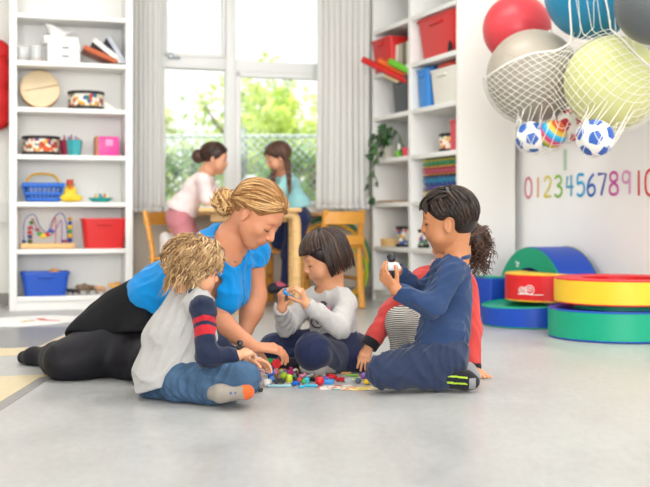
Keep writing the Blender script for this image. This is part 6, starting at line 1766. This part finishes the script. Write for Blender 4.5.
# ================================================================ the two girls at the table
def girl_pink():
    t = person('girl with a dark hair bun in a pale pink jumper leaning on the birch table', P(183, 305, 7.3)); o = V(t.location); D = 7.18
    H = Head(P(215, 158.5, D), basis(-8, 10, 0), .205)
    neck = P(207, 172, D + .02); chest = P(197, 188, D + .02); waist = P(184, 206, D + .03); pel = P(180, 217, D + .05)
    shN, elN, wrN = P(203, 180, D - .12), P(207, 199, D - .12), P(222, 200, D - .05)
    shF, elF, wrF = P(207, 180, D + .14), P(217, 201, D + .18), P(228, 202, D + .10)
    hipN, knN, anN = P(180, 222, D - .02), P(188, 248, D - .08), P(171, 245, D + .10)
    hipF, knF, anF = P(184, 222, D + .12), P(195, 247, D + .10), P(178, 246, D + .22)
    B = Sdf(); H.sculpt(B); B.cone(H.L(0, -.12, -.28), neck, .04, .045, .03); B.cone(neck, chest, .042, .062, .03).cone(chest, waist, .062, .066, .03).cone(waist, pel, .066, .08, .03)
    for sh, el, wr in ((shN, elN, wrN), (shF, elF, wrF)): B.cone(neck, sh, .034, .032, .03); B.cone(sh, el, .032, .027, .02); B.cone(el, wr, .027, .021, .02); hand(B, wr, V((.9, .1, -.05)), V((0, -.2, 1)), .12, -1 if el is elN else 1, (.3, .35, .4, .4))
    for hp, kn, an in ((hipN, knN, anN), (hipF, knF, anF)): B.cone(hp, kn, .062, .045, .03); B.cone(kn, an, .044, .030, .03)
    B.build('body', [SKIN('rose', '#D69C7C'), LIPS('rose', '#C9736A')], t, .003)
    H.features(t, mat('brow_dark', '#4A3428', .8), mat('lash_dark', '#241A16', .8), .6)
    S = Sdf(); S.cone(P(205, 176, D + .02), chest, .055, .078, .04).cone(chest, waist, .078, .084, .04).cone(waist, P(181, 211, D + .04), .084, .102, .04); S.cone(shN, shF, .045, .045, .04)
    for sh, el, wr in ((shN, elN, wrN), (shF, elF, wrF)): sleeve(S, [sh, el, wr], [.048, .041, .032], .02)
    S.disp(folds(101, .005, 40), .005); S.cut(P(182, 213, D), V((-.45, 0, -1)), .004); S.cut(neck + V((0, 0, .01)), V((.3, 0, 1)), .004, neck, .06); S.build('jumper', CLOTH('blush', '#F0DCD9'), t, .006)
    T = Sdf(); T.ell(P(180, 217, D + .05), (.098, .11, .09), None, .02)
    for hp, kn, an in ((hipN, knN, anN), (hipF, knF, anF)): T.cone(hp, kn, .080, .056, .03); T.cone(kn, an, .054, .042, .03)
    T.disp(folds(103, .004, 50), .004); T.build('trousers', CLOTH('dusty_rose', '#C07A80'), t, .006)
    for an, dx in ((anN, -.0), (anF, .0)):
        Q = Sdf(); a = an + V((.01, 0, -.005)); Q.cone(a, a + V((-.05, .03, .05)), .042, .036, .02).cone(a + V((-.05, .03, .05)), a + V((-.055, .04, -.04)), .036, .034, .02); Q.build('shoe', mat('shoe_white', '#EDEBE6', .6), t, .006)
    rn = random.Random(5); hb = MB(); h = H.hs; hm = [mat('umber_%d' % i, c, .4, .45) for i, c in enumerate(('#4A3026', '#38241C', '#5F4234'))]
    base = Sdf(); base.ell(H.L(0, -.07, .14), [x * h for x in (.365, .45, .395)], H.R, .01); base.ell(H.L(0, .44, -.17), [x * h for x in (.40, .34, .40)], H.R, .02, op='s'); base.cut(H.L(0, -.2, -.18), -H.u + H.f * .3, .01); base.build('hair', hm[1], t, .005)
    Q = Sdf(); Q.ell(H.L(0, -.54, -.02), .044, None, .01); Q.cone(H.L(0, -.4, .0), H.L(0, -.54, -.02), .03, .04, .02); Q.disp(folds(9, .005, 120), .005); Q.build('bun', hm[0], t, .005)
    for k in range(220):
        while True:
            dv = np.array([rn.gauss(0, 1), rn.gauss(0, 1), rn.gauss(0, 1)]); dv /= np.linalg.norm(dv)
            if dv[2] > -.3 and not (dv[1] > .62 and dv[2] < .4) and not (dv[1] > .2 and dv[2] < 0): break
        kn_ = np.array((0, -.5, -.05)); pts = strand(H, dv, lambda p, tt: kn_ - p, 9, .055, 1.09 + .03 * rn.random()); lock(hb, pts, .006, rn.choice((0, 1, 2)), 5, o, .4)
    hb.build('hair_strands', hm, t, smooth=180)
girl_pink()
def girl_teal():
    D = 7.60; t = person('girl with two brown braids in an aqua jumper bending over the birch table', P(292, 306, D)); o = V(t.location)
    H = Head(P(277.5, 157, D - .06), basis(198, 22, 0), .205)
    neck = P(283, 174, D); chest = P(288, 187, D + .02); waist = P(294, 204, D + .02); pel = P(296, 215, D + .02)
    shN, elN, wrN = P(288, 182, D - .14), P(277, 199, D - .16), P(266, 201, D - .10)
    shF, elF, wrF = P(281, 181, D + .12), P(270, 200, D + .16), P(263, 202, D + .06)
    hipN, knN, anN = P(298, 220, D - .06), P(290, 254, D - .10), P(286, 286, D - .08)
    hipF, knF, anF = P(296, 220, D + .10), P(280, 241, D + .06), P(302, 244, D + .16)
    B = Sdf(); H.sculpt(B); B.cone(H.L(0, -.12, -.28), neck, .04, .045, .03); B.cone(neck, chest, .042, .062, .03).cone(chest, waist, .062, .066, .03).cone(waist, pel, .066, .08, .03)
    for sh, el, wr in ((shN, elN, wrN), (shF, elF, wrF)): B.cone(neck, sh, .034, .032, .03); B.cone(sh, el, .032, .027, .02); B.cone(el, wr, .027, .021, .02); hand(B, wr, V((-.9, .1, -.05)), V((0, -.2, 1)), .12, 1 if el is elN else -1, (.3, .35, .4, .4))
    for hp, kn, an in ((hipN, knN, anN), (hipF, knF, anF)): B.cone(hp, kn, .062, .045, .03); B.cone(kn, an, .044, .030, .03)
    B.build('body', [SKIN('rose', '#D69C7C'), LIPS('rose', '#C9736A')], t, .003)
    H.features(t, mat('brow_dark', '#4A3428', .8), mat('lash_dark', '#241A16', .8), .9)
    S = Sdf(); S.cone(P(284, 177, D), chest, .055, .080, .04).cone(chest, waist, .080, .090, .04).cone(waist, P(297, 208, D + .02), .090, .104, .04); S.cone(shN, shF, .045, .045, .04)
    for sh, el, wr in ((shN, elN, wrN), (shF, elF, wrF)): sleeve(S, [sh, el, wr], [.050, .043, .032], .02)
    S.disp(folds(111, .005, 40), .005); S.cut(P(297, 209, D), V((.25, 0, -1)), .004); S.cut(neck + V((0, 0, .01)), V((-.3, -.2, 1)), .004, neck, .06); S.build('jumper', CLOTH('aqua', '#9CD3D6'), t, .006)
    T = Sdf(); T.ell(P(297, 217, D + .02), (.10, .11, .09), None, .02)
    for hp, kn, an in ((hipN, knN, anN), (hipF, knF, anF)): T.cone(hp, kn, .084, .060, .03); T.cone(kn, an, .056, .042, .03)
    T.disp(folds(113, .004, 50), .004); T.build('trousers', CLOTH('ink_navy', '#262F55'), t, .006)
    for an, tip in ((anN, V((-.09, -.03, -.015))), (anF, V((.06, .05, .02)))):
        Q = Sdf(); Q.cone(an, an + tip, .042, .036, .02); Q.cone(an, an + V((.02, 0, -.01)), .042, .04, .01); Q.ell(an + tip * .35 + V((0, 0, .02)), (.045, .06, .022), None, .01, 1, 'm'); Q.build('shoe', [mat('shoe_navy', '#2B2A3C', .6), mat('shoe_pink', '#D9617E', .6)], t, .005)
    rn = random.Random(6); hb = MB(); h = H.hs; hm = [mat('chestnut_%d' % i, c, .4, .45) for i, c in enumerate(('#55382A', '#3F281E', '#6B4A38'))]
    base = Sdf(); base.ell(H.L(0, -.07, .14), [x * h for x in (.365, .45, .395)], H.R, .01); base.ell(H.L(0, .44, -.18), [x * h for x in (.38, .34, .40)], H.R, .02, op='s'); base.cut(H.L(0, -.2, -.3), -H.u, .01); base.build('hair', hm[1], t, .005)
    for k in range(220):
        while True:
            dv = np.array([rn.gauss(0, 1), rn.gauss(0, 1), rn.gauss(0, 1)]); dv /= np.linalg.norm(dv)
            if dv[2] > -.3 and not (dv[1] > .62 and dv[2] < .4) and not (dv[1] > .2 and dv[2] < 0): break
        sg = 1 if dv[0] > 0 else -1; kn_ = np.array((sg * .36, -.15, -.25)); pts = strand(H, dv, lambda p, tt, kn_=kn_: kn_ - p, 9, .05, 1.09 + .03 * rn.random()); lock(hb, pts, .006, rn.choice((0, 1, 2)), 5, o, .4)
    hb.build('hair_strands', hm, t, smooth=180)
    for pts, nm in (((H.L(-.34, -.16, -.25), P(288.5, 172, D - .17), P(289.5, 190, D - .21)), 'braid'), ((H.L(.34, -.12, -.25), P(273.5, 172, D - .10), P(273.5, 187, D - .14))[0:3], 'braid')):
        q = spline(list(pts), 8); b = MB(); n = len(q)
        for i, p in enumerate(q[:-2]):
            r = .019 * (1 - .3 * i / n)
            for sg in (-1, 1): b.ell(p - o + V((sg * r * .45, 0, 0)), (r * .75, r, r * .9), Matrix.Rotation(sg * .6, 3, 'Y'), 8, 6, i % 3)
        b.ell(q[-2] - o, (.012, .012, .012), None, 8, 6, 0); b.tube([q[-2] - o, q[-1] - o, q[-1] - o + V((0, 0, -.03))], [.012, .015, .004], 6, 2)
        b.build(nm, hm, t, smooth=180)
girl_teal()
# ================================================================ the heap of small toys
def toy_ball(p, r, c, lb):
    b = MB(); b.ell((0, 0, r), r, seg=18, rings=12); o = b.build('toy_ball', solid(c), None, loc=p, smooth=180); return tag(o, lb, 'toy ball')
def toy_figure(p, s, body, legs, head, hair, lb, rz=0., lie=0.):
    t = thing('toy_figure', lb, 'toy figure', p, rz); R = Matrix.Rotation(lie, 3, 'X'); up = V((0, 0, .38 * s * abs(sin(lie))))
    def put(nm, fn, c):
        b = MB(); b.M = (Matrix.Translation(up) @ R.to_4x4()); fn(b); b.build(nm, solid(c), t)
    put('torso', lambda b: b.rbox((0, 0, .55 * s), (.42 * s, .26 * s, .38 * s), .06 * s), body)
    for x in (-1, 1):
        put('leg', lambda b: b.rbox((x * .11 * s, 0, .18 * s), (.19 * s, .24 * s, .36 * s), .05 * s), legs)
        put('arm', lambda b: b.tube([(x * .23 * s, 0, .7 * s), (x * .33 * s, -.06 * s, .52 * s), (x * .32 * s, -.15 * s, .42 * s)], .065 * s, 8), body)
    put('head', lambda b: b.ell((0, 0, .90 * s), (.19 * s, .19 * s, .20 * s), None, 14, 10), head)
    put('hair', lambda b: b.ell((0, .03 * s, .96 * s), (.21 * s, .20 * s, .17 * s), None, 14, 10), hair)
    return t
def toy_brick(p, sz, c, lb, rz=0., tilt=0.):
    t = thing('toy_brick', lb, 'toy brick', p, rz); w, d, h = sz; R = Matrix.Rotation(tilt, 4, 'Y'); R.translation = V((0, 0, abs(sin(tilt)) * w * .5))
    b = MB(); b.M = R; b.rbox((0, 0, h / 2), (w, d, h), .0015); b.build('block', solid(c), t, smooth=40)
    b = MB(); b.M = R; n = max(1, int(w / .012)); m = max(1, int(d / .012))
    for i in range(n):
        for j in range(m): b.lathe([(0, h + .003), (.0038, h + .003), (.004, h)], ((i + .5) / n * w - w / 2, (j + .5) / m * d - d / 2, 0), 10)
    b.build('stud', solid(c), t); return t
def toy_car(p, L, c, lb, rz=0., wheel='#1B1B1D'):
    t = thing('toy_car', lb, 'toy car', p, rz); h = L * .22
    b = MB(); b.rbox((0, 0, h * .95), (L, L * .46, h), L * .06); b.build('car_body', solid(c), t)
    b = MB(); b.rbox((-.04 * L, 0, h * 1.7), (L * .5, L * .38, h * .8), L * .07); b.build('cabin', solid(c), t)
    for x in (-.3, .3):
        for y in (-1, 1):
            b = MB(); b.lathe([(0, -.03 * L), (.12 * L, -.03 * L), (.12 * L, .03 * L), (0, .03 * L)], (x * L, y * L * .23, .12 * L), 14, (0, 1, 0)); b.build('wheel', solid(wheel), t)
    return t
def toy_beast(p, L, c, lb, rz=0.):
    t = thing('toy_animal', lb, 'toy animal', p, rz)
    b = MB(); b.ell((0, 0, L * .42), (L * .40, L * .22, L * .25), seg=14, rings=9); b.ell((-L * .36, 0, L * .62), (L * .18, L * .15, L * .17), seg=12, rings=8); b.ell((-L * .50, 0, L * .57), (L * .09, L * .08, L * .07), seg=10, rings=7)
    for x in (-.24, .24):
        for y in (-.11, .11): b.tube([(x * L, y * L, L * .35), (x * L, y * L, 0)], [.08 * L, .065 * L], 8)
    b.build('animal_body', solid(c), t)
    for y in (-1, 1):
        e = MB(); e.ell((-L * .32, y * L * .1, L * .79), (L * .05, L * .03, L * .07), seg=8, rings=6); e.build('ear', solid(c), t)
    return t
def toy_ring(p, R, r, c, lb, petals=0):
    t = thing('toy_flower' if petals else 'toy_ring', lb, 'toy', p)
    b = MB()
    if petals:
        for k in range(petals): a = 2 * pi * k / petals; b.ell((R * cos(a), R * sin(a) * .4, r + R * .6 + R * .8 * sin(a)), (r, r * .8, r), seg=10, rings=7)
        b.build('petals', solid(c), t); b = MB(); b.ell((0, 0, r + R * .6), r * .9, seg=10, rings=7); b.build('flower_centre', solid(c), t)
    else:
        b.tube([(R * cos(2 * pi * i / 20), R * sin(2 * pi * i / 20), r) for i in range(20)], r, 8, closed=True); b.build('ring_band', solid(c), t)
    return t
def toys():
    placed = []
    def spot(px, py, r): g = G(px, py); placed.append((g, r)); return g
    sk = '#E3B48C'
    toy_figure(spot(259, 379, .015), .052, '#E8A5B8', '#F1E6E6', '#E9C9B0', '#CC2B2B', 'toy figure in pink with a red cap by the blond boy\'s knee', .4)
    toy_brick(spot(267, 372, .02), (.034, .028, .050), '#1FA04B', 'bright green tall toy brick at the back of the heap', .35, .12)
    toy_ring(spot(271.5, 367, .012), .010, .006, '#E9C22C', 'yellow toy flower piece behind the green brick', 5)
    toy_figure(spot(270.5, 380, .014), .050, '#2C6FD0', '#2455A8', '#3F86DC', '#2C6FD0', 'all-blue toy figure before the green brick', .9)
    toy_figure(spot(258, 384, .013), .036, '#2F73C8', '#D9DDE4', '#2F73C8', '#2B62B0', 'small blue and white toy figure beside the blond boy\'s foot', .2)
    toy_ball(spot(284, 379.5, .015), .0145, '#B5D62E', 'lime green toy ball in the middle of the heap')
    toy_ring(spot(285.5, 372, .010), .009, .0055, '#E8812C', 'orange toy flower piece behind the lime ball', 5)
    toy_figure(spot(291, 378, .012), .038, '#C42A7C', '#8E2A63', '#C42A7C', '#A8246B', 'magenta toy figure below the woman\'s fingertips', .5)
    toy_ball(spot(266.5, 386.5, .015), .0145, '#EFEBE2', 'white toy ball at the front of the heap')
    toy_car(spot(279.5, 383.5, .02), .042, '#1D1E20', 'black toy car in front of the lime ball', .15)
    toy_car(spot(256.5, 392, .02), .044, '#232326', 'black toy car in front of the blond boy\'s foot', .5)
    toy_brick(spot(289, 382, .012), (.020, .016, .026), '#C9D63A', 'yellow-green toy brick next to the black car', .5)
    toy_car(spot(295.5, 385.5, .019), .036, '#1E69C8', 'blue toy car in front of the heap\'s middle', .9, '#174A92')
    toy_beast(spot(299, 377.5, .014), .034, '#4B3A36', 'dark brown toy animal behind the blue car', .4)
    toy_figure(spot(304, 380.5, .012), .036, '#A8ABB0', '#777B82', '#C9C4BE', '#8E9298', 'grey toy knight figure next to the turquoise brick', 1.2, 1.3)
    toy_brick(spot(306.5, 383, .010), (.018, .016, .019), '#2FB4CF', 'turquoise cube toy brick before the grey figure', .3)
    toy_car(spot(313, 381.5, .017), .034, '#26272B', 'small black toy car between the turquoise brick and the red ball', 2.5)
    toy_ball(spot(319.6, 385.5, .017), .0165, '#D2232B', 'red toy ball at the front of the heap')
    toy_brick(spot(328.5, 384, .019), (.038, .018, .017), '#2A86CC', 'flat blue toy brick beside the red ball', .05)
    toy_car(spot(331, 379.5, .02), .046, '#CE222A', 'red toy car behind the flat blue brick', .5, '#B01C24')
    toy_car(spot(341, 381.5, .018), .036, '#C21F28', 'small red toy car just beyond the larger red one', 2.7, '#A81A22')
    toy_figure(spot(307, 374.5, .013), .042, '#D8DADC', '#9FB4C8', '#E6C7A8', '#B9B4AC', 'pale grey toy figure standing by the girl\'s sock', .2)
    toy_figure(spot(315, 376, .013), .042, '#BCD0E2', '#E9E6E0', '#EACBB0', '#7A5A40', 'pale blue toy figure standing by the girl\'s knee', -.3)
    toy_ball(spot(324.5, 376, .013), .0125, '#7C5238', 'brown toy ball behind the red cars')
    toy_ball(spot(358, 383.5, .013), .0105, '#4E5F74', 'slate-blue toy ball on the printed cards\' edge')
    toy_brick(spot(348, 382, .013), (.028, .015, .014), '#B4B8B8', 'silver-grey toy brick between the red car and slate ball', .3)
    toy_ball(spot(364, 379.5, .014), .0135, '#8D5FB8', 'purple toy ball by the kneeling boy\'s knee')
    t = thing('toy_duck', 'tiny yellow toy duck against the kneeling boy\'s knee', 'toy duck', spot(367.0, 384.5, .013), 2.6)
    b = MB(); b.ell((0, 0, .010), (.015, .011, .010), seg=14, rings=9); b.ell((-.009, 0, .024), .0085, seg=12, rings=8); b.build('duck_body', solid('#EFC629'), t); b = MB(); b.ell((-.018, 0, .023), (.005, .004, .002), seg=8, rings=6); b.build('beak', solid('#E07A22'), t)
    for px, py, L, c, lb, a in ((310.5, 387.2, .05, '#2BA6C9', 'turquoise toy stick lying at the very front of the heap', .05), (279.5, 387.2, .085, '#9CC7CF', 'long pale aqua toy stick lying before the black car', .02), (301, 388.2, .020, '#35AACB', 'short turquoise toy peg at the front of the heap', .6), (352, 376.5, .05, '#7FA64A', 'flat green toy strip behind the silver brick', -.3), (346, 374.5, .04, '#C98C5A', 'flat brown toy strip near the girl\'s skirt', .2)):
        g = G(px, py); b = MB(); b.tube([V((-L / 2, 0, .005)), V((L / 2, 0, .005))], .0048, 8); o = b.build('toy_stick', solid(c), None, loc=g, rot=(0, 0, a)); tag(o, lb, 'toy stick'); placed.append((g, L * .3))
    # printed cards
    for px, py, w, d, a, c, cs, lb in ((336, 387.5, .13, .085, .25, '#E6E2DA', ['#C9503A', '#E9E4DC', '#D9A58A', '#EDEAE4'], 'printed card with red marks lying before the flat blue brick'), (350, 388.8, .12, .08, -.2, '#EAE3D2', ['#D97A3A', '#E9E2C8', '#B8543A', '#7FA6A0'], 'printed card with orange marks lying in front of the silver brick'), (363, 389.2, .10, .075, .35, '#E3D28A', ['#E0B93A', '#E8A08A', '#C9B83A', '#EDE6CE'], 'yellow printed card beside the kneeling boy\'s knee'), (352, 379.5, .10, .07, .5, '#CBD3B0', ['#7FA65A', '#D9B07A', '#E6E2DA', '#C98C5A'], 'green-brown printed card under the silver brick')):
        g = G(px, py); b = MB(); b.rbox((0, 0, .0012 + .0006 * (px > 349) + .0006 * (px > 360)), (w, d, .0012), .0004, a); o = b.build('printed_card', patch_mat('card_' + c.strip('#'), c, cs, 42, .35), None, smooth=30, loc=g); tag(o, lb, 'card')
    # further small pieces between them, each its own colour and kind
    rn = random.Random(12)
    names = [('#D94A3A', 'tomato-red'), ('#E9B52E', 'amber'), ('#3FA64E', 'leaf-green'), ('#3A86D9', 'azure'), ('#EDE8DE', 'off-white'), ('#E58AA6', 'candy-pink'), ('#7A4A9E', 'plum'), ('#2B2B2E', 'jet-black'), ('#E67E2E', 'tangerine'), ('#8FD0C8', 'pale mint'), ('#9A6A42', 'tan-brown'), ('#B9BDC2', 'ash-grey')]
    combos = [(k, c) for k in ('figure', 'brick', 'ball', 'animal') for c in names]; rn.shuffle(combos); n = 0
    for kind, (c, nm) in combos:
        for _ in range(60):
            g = G(rn.uniform(258, 327), rn.uniform(369, 385)); r = rn.uniform(.010, .014)
            if all((V(g) - V(q)).length > r + qr + .004 for q, qr in placed): break
        else: continue
        placed.append((g, r)); s = r * 2
        lb = f'{nm} little toy {kind} among the toys in the heap'
        if kind == 'figure': toy_figure(g, s * 1.7, c, rn.choice(names)[0], sk, rn.choice(('#3B2A20', '#B5803A', '#222226', '#C9462E')), lb, rn.random() * 6)
        elif kind == 'brick': toy_brick(g, (s * .9, s * .7, s * .7), c, lb, rn.random() * 3)
        elif kind == 'ball': toy_ball(g, r * .8, c, lb)
        else: toy_beast(g, s * 1.25, c, lb, rn.random() * 6)
        n += 1
        if n >= 34: break
    # what the hands hold
    mid = lambda k, a=0, b=-1: (HELD[k][a] + HELD[k][b]) / 2
    p = mid('teacher'); toy_ring(p + V((0, 0, -.030)), .012, .008, '#D81F2A', 'red toy flower picked up by the woman\'s fingertips', 6)
    p = mid('raglan'); toy_figure(p + V((-.012, -.006, -.004)), .05, '#26262A', '#2B2B30', '#3A3A40', '#1B1B1E', 'black toy figure held by the blond boy', .5)
    p = (mid('navy1') + mid('navy2')) / 2; toy_figure(p + V((.0, -.005, -.04)), .078, '#D9DCE2', '#23252B', '#2A2C33', '#16171A', 'black and white toy robot figure held by the kneeling boy', .2)
    p = (mid('bob1') + mid('bob2')) / 2; t = thing('toy_figure', 'bright blue toy plane held by the girl with the bob', 'toy plane', p + V((0, 0, -.012)), .3)
    b = MB(); b.tube([(-.028, 0, .018), (.024, 0, -.018)], [.006, .008], 10); b.build('fuselage', solid('#1F8FD0'), t)
    b = MB(); b.rbox((-.004, 0, .004), (.018, .062, .005), .002, rot=Matrix.Rotation(.6, 3, 'Y')); b.build('wing', solid('#2BA6DE'), t)
    b = MB(); b.rbox((-.024, 0, .024), (.010, .004, .018), .0015, rot=Matrix.Rotation(.6, 3, 'Y')); b.build('tail_fin', solid('#1F7FC0'), t)
    t.name = 'toy_plane'
toys()
